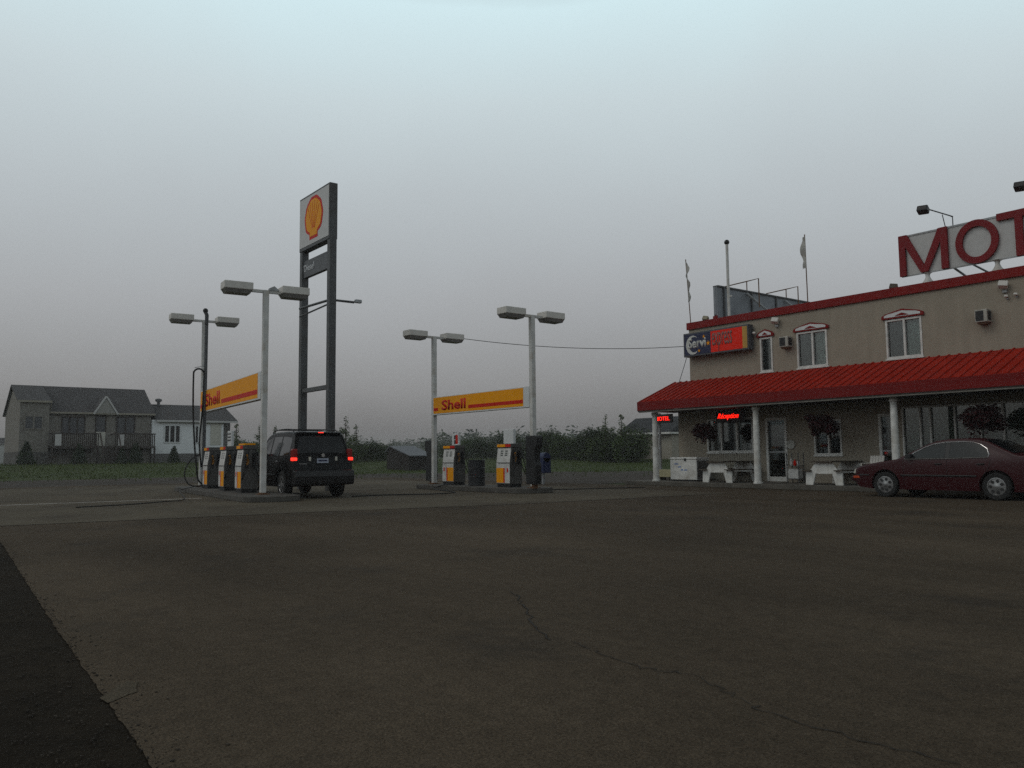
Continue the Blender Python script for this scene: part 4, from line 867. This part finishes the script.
# black SUV
car = thing('suv', 'black four wheel drive with lit red tail lamps beside the near pumps', 'car', (0, 0, 0))
SU = Car(4.85, 1.90, [(0, .78), (.05, .92), (.25, 1.03), (1.15, 1.12), (1.3, 1.16), (1.55, 1.35), (1.95, 1.66), (2.15, 1.735), (2.6, 1.775), (3.6, 1.78), (4.3, 1.745), (4.42, 1.69), (4.55, 1.42), (4.66, 1.16), (4.71, 1.08), (4.76, .95), (4.80, .74), (4.85, .66)],
 [(0, .48), (.3, .32), (1, .30), (4.0, .30), (4.6, .38), (4.85, .44)], [(0, .80), (.2, .91), (.6, .97), (1.2, 1), (3.8, 1), (4.4, .975), (4.7, .95), (4.85, .93)], 1.06, .26, .07, M['suv'])
SU.body(car, (.92, 3.78), .43); wheels(car, (.92, 3.78), .93, .365, .25, 6)
SU.topglass(car, 1.36, 2.05, .96, .93, 'windscreen', CGD); SU.topglass(car, 4.435, 4.655, .90, .97, 'rear_window', M['darkglass'])
SU.side(car, [(1.75, 1.12, 1.30), (1.95, 1.12, 1.50), (2.1, 1.12, 1.58), (2.55, 1.12, 1.64)], 'side_window', M['darkglass']); SU.side(car, [(2.66, 1.12, 1.645), (3.2, 1.12, 1.65), (3.42, 1.12, 1.645)], 'side_window', M['darkglass']); SU.side(car, [(3.53, 1.13, 1.64), (3.9, 1.14, 1.63), (4.22, 1.17, 1.60), (4.30, 1.24, 1.56)], 'side_window', M['darkglass'])
for xx in (2.6, 3.47): SU.edge(car, [(xx, .42), (xx, .8), (xx, 1.06)], 'door_seam', M['black'], .005)
SU.edge(car, [(1.5, .62), (2.6, .62), (3.3, .62)], 'side_moulding', M['plastic'], .03)
for xx in (2.38, 3.3): SU.edge(car, [(xx, .98), (xx+.16, .985)], 'door_handle', M['chrome'], .014, .02)
for s_ in (-1, 1):
    g = MB(); g.tube(cat([(2.1, s_*.66, 1.74), (2.25, s_*.67, 1.82), (3.0, s_*.68, 1.85), (3.9, s_*.67, 1.83), (4.1, s_*.66, 1.75)]), .018, 6); g.build('roof_rail', M['plastic'], car)
    g = MB(); g.box(4.52, 4.735, s_*.76 if s_ > 0 else -.915, s_*.76 if s_ < 0 else .915, .95, 1.30); tl = g.build('tail_lamp', M['lampred'], car, bevel=.03)
    g = MB(); g.box(4.60, 4.752, .775 if s_ > 0 else -.93, .93 if s_ > 0 else -.775, .99, 1.075); g.build('lit_lens', M['litred'], tl, bevel=.02)
    g = MB(); g.prism([(4.42-3.78, 0), (4.5-3.78, 0)] and [(1.55, 1.12), (1.72, 1.12), (1.72, 1.26), (1.58, 1.26)], s_*1.0, s_*1.13); g.build('wing_mirror', M['suv'], car, bevel=.02)
    g = MB(); g.box(4.72, 4.758, s_*.40-.035, s_*.40+.035, .98, 1.09); g.build('reverse_lamp', M['clear'], car, bevel=.008)
    g = MB(); g.box(-.01, .22, s_*.72-.14, s_*.72+.14, .72, .90); g.build('headlight', M['clear'], car, bevel=.03)
for a0, a1 in ((2.5, .0), (3.3, 0)):
    g = MB(); g.box(a0, a0+.05, -.66, .66, 1.835, 1.86); g.build('roof_bar', M['plastic'], car)
g = MB(); g.prism([(4.60, .34), (4.93, .36), (4.96, .58), (4.94, .74), (4.72, .76)], -.90, .90); g.build('bumper', mat('suv_bumper', (.010, .010, .011), .4), car, bevel=.04)
g = MB(); g.prism([(4.25, 1.765), (4.52, 1.745), (4.54, 1.72), (4.30, 1.70)], -.66, .66); g.build('spoiler', M['suv'], car, bevel=.015)
g = MB(); g.box(4.528, 4.546, -.08, .08, 1.722, 1.745); g.build('brake_lamp', M['litred'], car, bevel=.006)
g = MB(); g.box(4.77, 4.782, -.20, .15, .93, 1.05); g.build('licence_plate', M['plate'], car); g = MB(); g.box(4.783, 4.785, -.16, .11, .97, 1.01); g.build('plate_figures', M['navy'], car)
g = MB(); g.lathe([(.055, 0), (.05, .012)], 16, 'x', c=(4.735, 0, 1.13)); g.build('badge', M['chrome'], car)
g = MB(); g.box(4.77, 4.776, -.72, -.5, .90, .92).box(4.77, 4.776, -.72, -.55, .85, .87); g.build('badge_script', M['rim'], car)
g = MB(); g.tube([(4.85, -.2, .40), (5.0, -.2, .40)], .035, 8).ball((5.02, -.2, .44), .045); g.build('tow_hitch', M['plastic'], car)
rr = Vector((-21.55, 9.93)); hd = R(-5.0); car.scale = (1, .95, 1.06)
# car local x runs front to rear; rear sits at rr
car.rotation_euler.z = hd; car.location = (rr.x-4.85*math.cos(hd), rr.y-4.85*math.sin(hd), .006)
# maroon saloon
car = thing('sedan', 'maroon four door saloon parked along the motel porch', 'car', (0, 0, 0))
SE = Car(4.78, 1.76, [(0, .60), (.04, .70), (.2, .77), (.6, .85), (1.22, .945), (1.32, .975), (1.6, 1.12), (2.0, 1.32), (2.2, 1.385), (2.5, 1.425), (2.85, 1.43), (3.15, 1.405), (3.35, 1.355), (3.65, 1.20), (3.95, 1.055), (4.05, 1.03), (4.5, 1.015), (4.68, .98), (4.74, .86), (4.78, .62)],
 [(0, .36), (.2, .24), (.6, .20), (4.2, .20), (4.6, .30), (4.78, .40)], [(0, .72), (.1, .83), (.35, .92), (.8, .975), (1.4, 1), (3.4, 1), (4.2, .965), (4.6, .90), (4.78, .80)], .93, .36, .05, M['sedan'])
SE.body(car, (.93, 3.55), .375); wheels(car, (.93, 3.55), .87, .315, .19, 7)
SE.topglass(car, 1.36, 2.16, .95, .92, 'windscreen', CG); SE.topglass(car, 3.24, 3.92, .92, .96, 'rear_window', M['darkglass'])
SE.side(car, [(1.50, .965, .985), (1.7, .965, 1.10), (1.95, .97, 1.225), (2.15, .97, 1.295), (2.42, .975, 1.335)], 'side_window', M['darkglass'])
SE.side(car, [(2.425, .97, 1.335), (2.525, .975, 1.341)], 'pillar', M['black'])
SE.side(car, [(2.53, .975, 1.342), (2.85, .98, 1.342), (3.05, .985, 1.32), (3.2, .99, 1.27), (3.34, .995, 1.18), (3.40, 1.0, 1.08)], 'side_window', M['darkglass'])
SE.edge(car, cat([(1.46, .96), (1.7, 1.115), (1.95, 1.24), (2.15, 1.312), (2.42, 1.352), (2.85, 1.36), (3.06, 1.338), (3.22, 1.285), (3.37, 1.185), (3.425, 1.06), (3.40, .985), (2.5, .962), (1.46, .95)]) and [(1.46, .955), (1.7, 1.115), (1.95, 1.24), (2.15, 1.312), (2.42, 1.352), (2.85, 1.36), (3.06, 1.338), (3.22, 1.285), (3.37, 1.185), (3.425, 1.06), (3.40, .985), (2.5, .962), (1.46, .95)], 'window_trim', M['chrome'], .010, .016)
for xx in (1.42, 2.475, 3.45): SE.edge(car, [(xx, .30), (xx, .6), (xx, .92)] if xx < 3.4 else [(3.28, .55), (3.42, .75), (3.45, .94)], 'door_seam', M['black'], .004)
SE.edge(car, [(.2, .55), (.5, .55)], 'side_moulding', M['plastic'], .02); SE.edge(car, [(1.35, .55), (2.5, .55), (3.14, .55)], 'side_moulding', M['plastic'], .022)
for xx in (2.2, 3.16): SE.edge(car, [(xx, .83), (xx+.16, .835)], 'door_handle', M['black'], .016, .014)
for s_ in (-1, 1):
    g = MB(); y0, y1 = sorted((s_*.40, s_*.685)); g.prism([(-.015, .58), (.16, .60), (.16, .72), (.03, .70)], y0, y1); g.build('headlight', M['clear'], car, bevel=.012)
    g = MB(); y0, y1 = sorted((s_*.60, s_*.755)); g.box(.02, .20, y0, y1, .46, .52); g.build('indicator', M['amber'], car, bevel=.01)
    g = MB(); g.prism([(1.50, .96), (1.66, .97), (1.66, 1.08), (1.55, 1.07)], *sorted((s_*.83, s_*.99))); g.build('wing_mirror', M['plastic'], car, bevel=.02)
    g = MB(); y0, y1 = sorted((s_*.40, s_*.76)); g.box(4.64, 4.76, y0, y1, .74, .90); g.build('tail_lamp', M['lampred'], car, bevel=.02)
g = MB(); g.prism([(-.06, .40), (.3, .30), (.3, .52), (-.04, .53)], -.74, .74); g.build('bumper', M['sedan'], car, bevel=.04)
g = MB(); g.prism([(4.5, .36), (4.84, .42), (4.83, .58), (4.6, .60)], -.76, .76); g.build('bumper', M['sedan'], car, bevel=.04)
g = MB(); g.box(-.02, .05, -.36, .36, .60, .69); g.build('grille', M['plastic'], car, bevel=.01)
fw = onZ(885, 497, .004); car.location = (fw.x-.93, fw.y+.88, .006); car.rotation_euler.z = R(0.5)

# ------------------------------------------------------------------ houses
XH = -84.0
def hY(px, py=456): return onX(px, py, XH).y
def hZ(px, py): return onX(px, py, XH).z
gz = .74
hA = thing('brick_house', 'pale brick house with grey gable roof and dark balcony rails', 'house', (XH, hY(17), gz-.02))
yA, yBr, yE_ = hY(17), hY(46), hY(150); ez = hZ(90, 412.5); rz_ = hZ(78, 383.8); dp = 9.0; ov = .35
ezl = hZ(30, 400.5)
g = MB()
g.prism([(yBr, .4), (yE_, .4), (yE_, ez), (yBr, ez)], XH-dp, XH, 'x'); g.build('wall', M['brick'], hA, True)
g = MB(); g.box(XH-dp, XH+1.0, yA, yBr, .4, ezl); g.build('front_bay', M['brick'], hA, True)
g = MB(); g.prism([(XH+1.0-.001, gz+1.2), (XH+1.0-.001, ezl), (XH-dp/2+.5, rz_-.12), (XH-dp, ez), (XH-dp, gz+1.2)], yA-.03, yA-.004, 'y'); g.build('gable_wall', M['brick'], hA, True)
g = MB(); g.box(XH-.1, XH+1.03, yA-.05, yBr+.03, .4, gz+1.15).box(XH-dp, XH-.1, yA-.06, yA+.1, .4, gz+1.15); g.build('foundation', M['stonewall'], hA, True)
rxm = XH-dp/2+.5
sl = (rz_-ez)/(XH+ov-rxm); fx = rxm+(rz_-ezl)/sl
g = MB(); th = .12
g.prism([(XH+ov, ez), (rxm, rz_), (rxm, rz_-th), (XH+ov, ez-th)], yBr-.0, yE_+.3); g.prism([(XH+1.2, ezl-.05), (rxm, rz_+.01), (rxm, rz_-th), (XH+1.2, ezl-.05-th)], yA-.25, yBr+.1); g.prism([(XH-dp-ov, ez), (rxm, rz_), (rxm, rz_-th), (XH-dp-ov, ez-th)], yA-.25, yE_+.3)
g.prism([(XH-dp, ez-.2), (XH, ez-.2), (rxm, rz_-.2)], yE_-.15, yE_-.02)
roof = g.build('roof', M['shingle'], hA, True)
g = MB(); g.box(XH+ov, XH+ov+.06, yBr, yE_+.3, ez-.17, ez-.01).box(XH+1.2, XH+1.26, yA-.25, yBr+.1, ezl-.22, ezl-.05); g.prism([(XH+1.24, ezl-.22), (XH+1.24, ezl-.02), (XH+ov+.05, ez+.15), (XH+ov+.05, ez-.1)], yBr+.1, yBr+.16); g.build('eave_trim', M['siding'], hA, True)
# dormer gable over the door
yd0, yd1 = hY(92), hY(115); ydm = (yd0+yd1)/2; zd = hZ(103, 396.5); x_ = XH+ov+.1
g = MB(); g.prism([(yd0+.15, ez-.05), (yd1-.15, ez-.05), (ydm, zd-.2)], XH-1.5, x_, 'x'); g.build('gable_front', mat('gable_cream', (.30, .29, .27), .8), hA, True)
g = MB(); bar(g, (yd0, ez-.12), (ydm, zd), .16, 0, 1); g2 = MB(); 
def barx(m, a, b, wd, x0, x1):
    a = Vector(a); b = Vector(b); d = (b-a).normalized(); s_ = Vector((-d.y, d.x))*wd/2; m.prism([tuple(a-s_), tuple(b-s_), tuple(b+s_), tuple(a+s_)], x0, x1, 'x')
barx(g2, (yd0-.05, ez-.15), (ydm, zd), .15, x_-.05, x_+.08); barx(g2, (yd1+.05, ez-.15), (ydm, zd), .15, x_-.05, x_+.082); g2.build('gable_trim', M['signface'], hA, True)
g = MB(); barx(g, (yd0-.1, ez-.08), (ydm, zd+.09), .08, XH-3.0, x_-.06); barx(g, (yd1+.1, ez-.08), (ydm, zd+.09), .08, XH-3.002, x_-.061); g.build('gable_roof', M['shingle'], hA, True)
def hwin(par, px0, px1, py0, py1, nm='window', cols=1, mt=None, x_=None, fr=None):
    x_ = x_ or XH; y0, y1 = hY(px0), hY(px1); z0, z1 = hZ((px0+px1)/2, py1), hZ((px0+px1)/2, py0); f = MB(); fw = .10
    off = par.location
    f.box(x_+.002, x_+.08, y0, y0+fw, z0, z1).box(x_+.002, x_+.08, y1-fw, y1, z0, z1).box(x_+.002, x_+.08, y0+fw, y1-fw, z0, z0+fw).box(x_+.002, x_+.08, y0+fw, y1-fw, z1-fw, z1)
    for k in range(1, cols): c = y0+(y1-y0)*k/cols; f.box(x_+.002, x_+.075, c-.06, c+.06, z0+fw, z1-fw)
    o = f.build(nm, fr or M['darkwoodrail'], par, True); p = MB().box(x_+.004, x_+.03, y0+fw, y1-fw, z0+fw, z1-fw); p.v = [v-off for v in p.v]; p.build('pane', mt or M['darkglass'], o)
curtglass = mat('glass_curtained', (.075, .078, .085), .15)
hwin(hA, 60, 84, 416.5, 434, cols=3, mt=curtglass); hwin(hA, 115, 134, 416.5, 434, cols=2, mt=curtglass); hwin(hA, 94, 105, 415.5, 445, nm='door', mt=curtglass); hwin(hA, 21, 40, 416, 430, cols=2, mt=curtglass, x_=XH+1.0, fr=M['brick'])
g = MB(); g.box(XH+.09, XH+.12, hY(95), hY(104.5), hZ(100, 446), hZ(100, 432)); g.build('door_panel', M['cream'], hA, True)
# balconies
zdk = hZ(80, 446.5); zrl = hZ(80, 433.5)
def balcony(px0, px1):
    g = MB(); y0, y1 = hY(px0), hY(px1); xo = XH+1.9
    g.box(XH+.01, xo, y0, y1, zdk-.2, zdk); 
    for zz in (zrl-.1,): g.box(xo-.08, xo, y0, y1, zz, zz+.1).box(XH+.02, xo-.08, y0, y0+.07, zz, zz+.1)
    k = y0
    while k < y1: g.box(xo-.06, xo-.02, k, k+.09, zdk, zrl-.1); k += .16
    for yy in (y0, (y0+y1)/2, y1-.14): g.box(xo-.14, xo-.003, yy, yy+.14, .6, zdk)
    g.build('balcony', M['darkwoodrail'], hA, True)
    g = MB(); g.box(xo-.01, xo+.02, y0+.25, y0+.75, zdk+.05, zrl-.12); g.build('balcony_panel', M['signface'], hA, True)
    for yy in (.22, .5, .8): g = MB(); g.box(XH+.05, XH+.14, y0+(y1-y0)*yy, y0+(y1-y0)*yy+.35, .7, zdk-.3); g.build('basement_pier', M['brick'], hA, True)
balcony(47.5, 94); balcony(110, 150)
g = MB()
for k in range(6): z_ = gz+(zdk-gz)*k/6; g.box(XH+3.4-k*.27, XH+3.7-k*.27, hY(96), hY(112), z_, z_+.25)
barx(g, (0, 0), (.1, 0), .1, 0, .1) if False else None
g.build('stairs', M['darkwoodrail'], hA, True)
for q_ in (95, 113): g = MB(); g.tube([(XH+3.6, hY(q_), gz), (XH+3.6, hY(q_), gz+1.0), (XH+1.9, hY(q_), zrl)], .07, 5); g.build('stair_rail', M['darkwoodrail'], hA, True)
# white house
hB = thing('white_house', 'white clad bungalow with grey roof and triple window beside the brick house', 'house', (XH, hY(152), gz-.02)); y0, y1 = yE_+.05, hY(222); XB2 = XH+.3
ez = hZ(190, 420.5); rz2 = hZ(190, 403); dp = 8.0; rxm = XB2-dp/2
g = MB(); g.box(XB2-dp, XB2, y0, y1, gz+.95, ez).prism([(XB2-dp, ez), (XB2, ez), (rxm, rz2-.1)], y1-.1, y1, 'y'); g.build('wall', M['vinyl'], hB, True)
g = MB(); g.box(XB2-dp+.03, XB2-.03, y0+.02, y1-.02, .4, gz+.95); g.build('foundation', M['foundation'], hB, True)
y2 = hY(232); g = MB(); g.box(XB2-dp, XB2-1.0, y1, y2, .4, ez-.1); g.build('side_porch', M['foundation'], hB, True)
g = MB(); g.prism([(XB2+.35, ez), (rxm, rz2), (rxm, rz2-.12), (XB2+.35, ez-.12)], y0+.3, y2+.3); g.prism([(XB2-dp-.35, ez), (rxm, rz2), (rxm, rz2-.12), (XB2-dp-.35, ez-.12)], y0+.3, y2+.3); g.build('roof', M['shingle'], hB, True)
g = MB(); g.box(XB2+.35, XB2+.41, y0+.3, y2+.3, ez-.2, ez-.02); g.build('eave_trim', M['signface'], hB, True)
yc = hY(166); g = MB(); g.lathe([(.15, rz2-.2), (.15, rz2+.2), (.32, rz2+.3), (.32, rz2+.48), (.15, rz2+.55)], 12, c=(rxm+.5, yc, 0)); g.build('chimney', M['greysign'], hB, True)
hwin(hB, 162.5, 179, 425, 443, cols=3, x_=XB2, fr=M['signwhite']); hwin(hB, 193, 201, 425.5, 443.5, cols=2, x_=XB2, fr=M['signwhite'])
g = MB(); g.box(XB2+.003, XB2+.06, hY(209), hY(219.5), hZ(214, 445), hZ(214, 424)); g.build('door', M['cream'], hB, True)
# cedars in front of the houses
def cedar(h, seed):
    random.seed(seed); t = thing('cedar_shrub', 'x', 'shrub'); g = MB(); g.tube([(0, 0, 0), (0, 0, h*.6)], .06, 6, .02); g.build('trunk', M['bark'], t); c = MB()
    for k in range(8):
        f_ = k/8; leaves(c, [(random.uniform(-.05, .05), random.uniform(-.05, .05), h*(.12+f_*.8), .62*(1-f_)**.8+.06, .62*(1-f_)**.8+.06, h*.12)], int(330*(1-f_)+50), .09, 1.4)
    c.build('crown', LEAF['cedar'], t); return t
CE = cedar(2.0, 2)
for i, (px, s_, x_, lab) in enumerate(((26, 1.05, 3.2, 'dark cedar shrub in front of the brick bay, leftmost of its row'), (79, .95, 4.0, 'dark cedar shrub in front of the left balcony'), (122, .75, 4.0, 'low cedar shrub just right of the house stairs'), (136, 1.0, 4.2, 'dark cedar shrub in front of the right balcony'), (174, .85, 3.0, 'small pointed cedar in front of the white house'))):
    o = CE if i == 0 else copy_tree(CE); y = onX(px, 456, XH+x_).y; o.location = (XH+x_, y, rise(XH+x_, y)-.05); o.scale = (s_*1.1, s_*1.1, s_*1.05); o.rotation_euler.z = i*1.3; o['label'] = lab; o['group'] = 'cedar shrubs before the houses'
# white trailer glimpsed left of the brick house
p = depth(4, 456, 92); t = thing('garden_shed', 'pale shed at the picture edge, half hidden by the brick house', 'shed', (p.x, p.y, .72)); g = MB(); g.box(-2, 2, -2.2, 1.8, 0, 2.3); g.build('wall', M['signface'], t); g = MB(); g.prism([(-2.5, 2.2), (2.1, 2.2), (-.2, 3.0)], -2.3, 2.0, 'y'); g.build('roof', M['shingle'], t)
# dark shed
p = depth(409, 456, 64); zg = rise(p.x, p.y); t = thing('dark_shed', 'low dark wooden shed with a grey tin roof beyond the far pumps', 'shed', (p.x, p.y, zg-.05), R(-82)); g = MB()
g.box(-1.1, 1.1, -1.35, 1.35, 0, 1.15).prism([(-1.35, 1.15), (1.35, 1.15), (-.9, 1.78)], -1.1, 1.1, 'x'); g.build('wall', M['shedwood'], t)
g = MB(); g.prism([(-1.5, 1.42), (-.9, 1.88), (1.6, 1.12), (1.6, 1.06), (-.9, 1.80), (-1.5, 1.34)], -1.2, 1.2, 'x'); g.build('roof', M['tin'], t); g = MB(); g.box(1.1, 1.13, -.5, .4, .05, 1.05); g.build('door', M['shedwood'], t)
# cabin behind the motel
p = depth(662, 456, 78); t = thing('cabin', 'small beige cabin with dark roof seen past the motel porch end', 'cabin', (p.x, p.y, .66), R(0)); g = MB(); hb = 2.45
g.box(-3.0, 3.2, -2.2, 2.4, 0, hb); g.build('wall', M['siding'], t)
g = MB(); g.prism([(-2.7, hb-.02), (2.9, hb-.02), (.1, hb+1.55)], -3.4, 3.5, 'x'); g.build('roof', M['darkshingle'], t); g = MB(); g.box(-3.42, 3.52, -2.78, -2.7, hb-.14, hb+.02).box(3.5, 3.56, -2.7, 2.9, hb-.14, hb+.02); g.build('eave_trim', M['white'], t)
for a, b in ((-1.6, -.5), (1.0, 1.7)):
    g = MB(); g.box(a, b, -2.25, -2.201, .95, 2.0); g.box(a, a+.08, -2.27, -2.251, .95, 2.0); w_ = g.build('window', M['frame'], t); g = MB(); g.box(a+.09, b-.08, -2.29, -2.272, 1.0, 1.95); g.build('pane', M['darkglass'], w_)
g = MB(); g.box(3.2, 3.26, -1.2, -.3, .1, 2.05); g.build('door', M['cream'], t)

# ------------------------------------------------------------------ haze: one box of even, pale air round everything
g = MB(); g.box(-520, 120, -300, 520, -1.2, 13.5); hz = g.build('haze', None or M['white']); hz.data.materials.clear()
hm = bpy.data.materials.new('haze'); hm.use_nodes = True; nt = hm.node_tree; nt.nodes.clear(); o_ = nt.nodes.new('ShaderNodeOutputMaterial'); v_ = nt.nodes.new('ShaderNodeVolumePrincipled')
v_.inputs['Density'].default_value = HAZE; v_.inputs['Density Attribute'].default_value = ''; v_.inputs['Color'].default_value = (.84, .83, .84, 1); v_.inputs['Anisotropy'].default_value = .3
nt.links.new(v_.outputs[0], o_.inputs['Volume']); hz.data.materials.append(hm); tag(hz, kind='stuff')
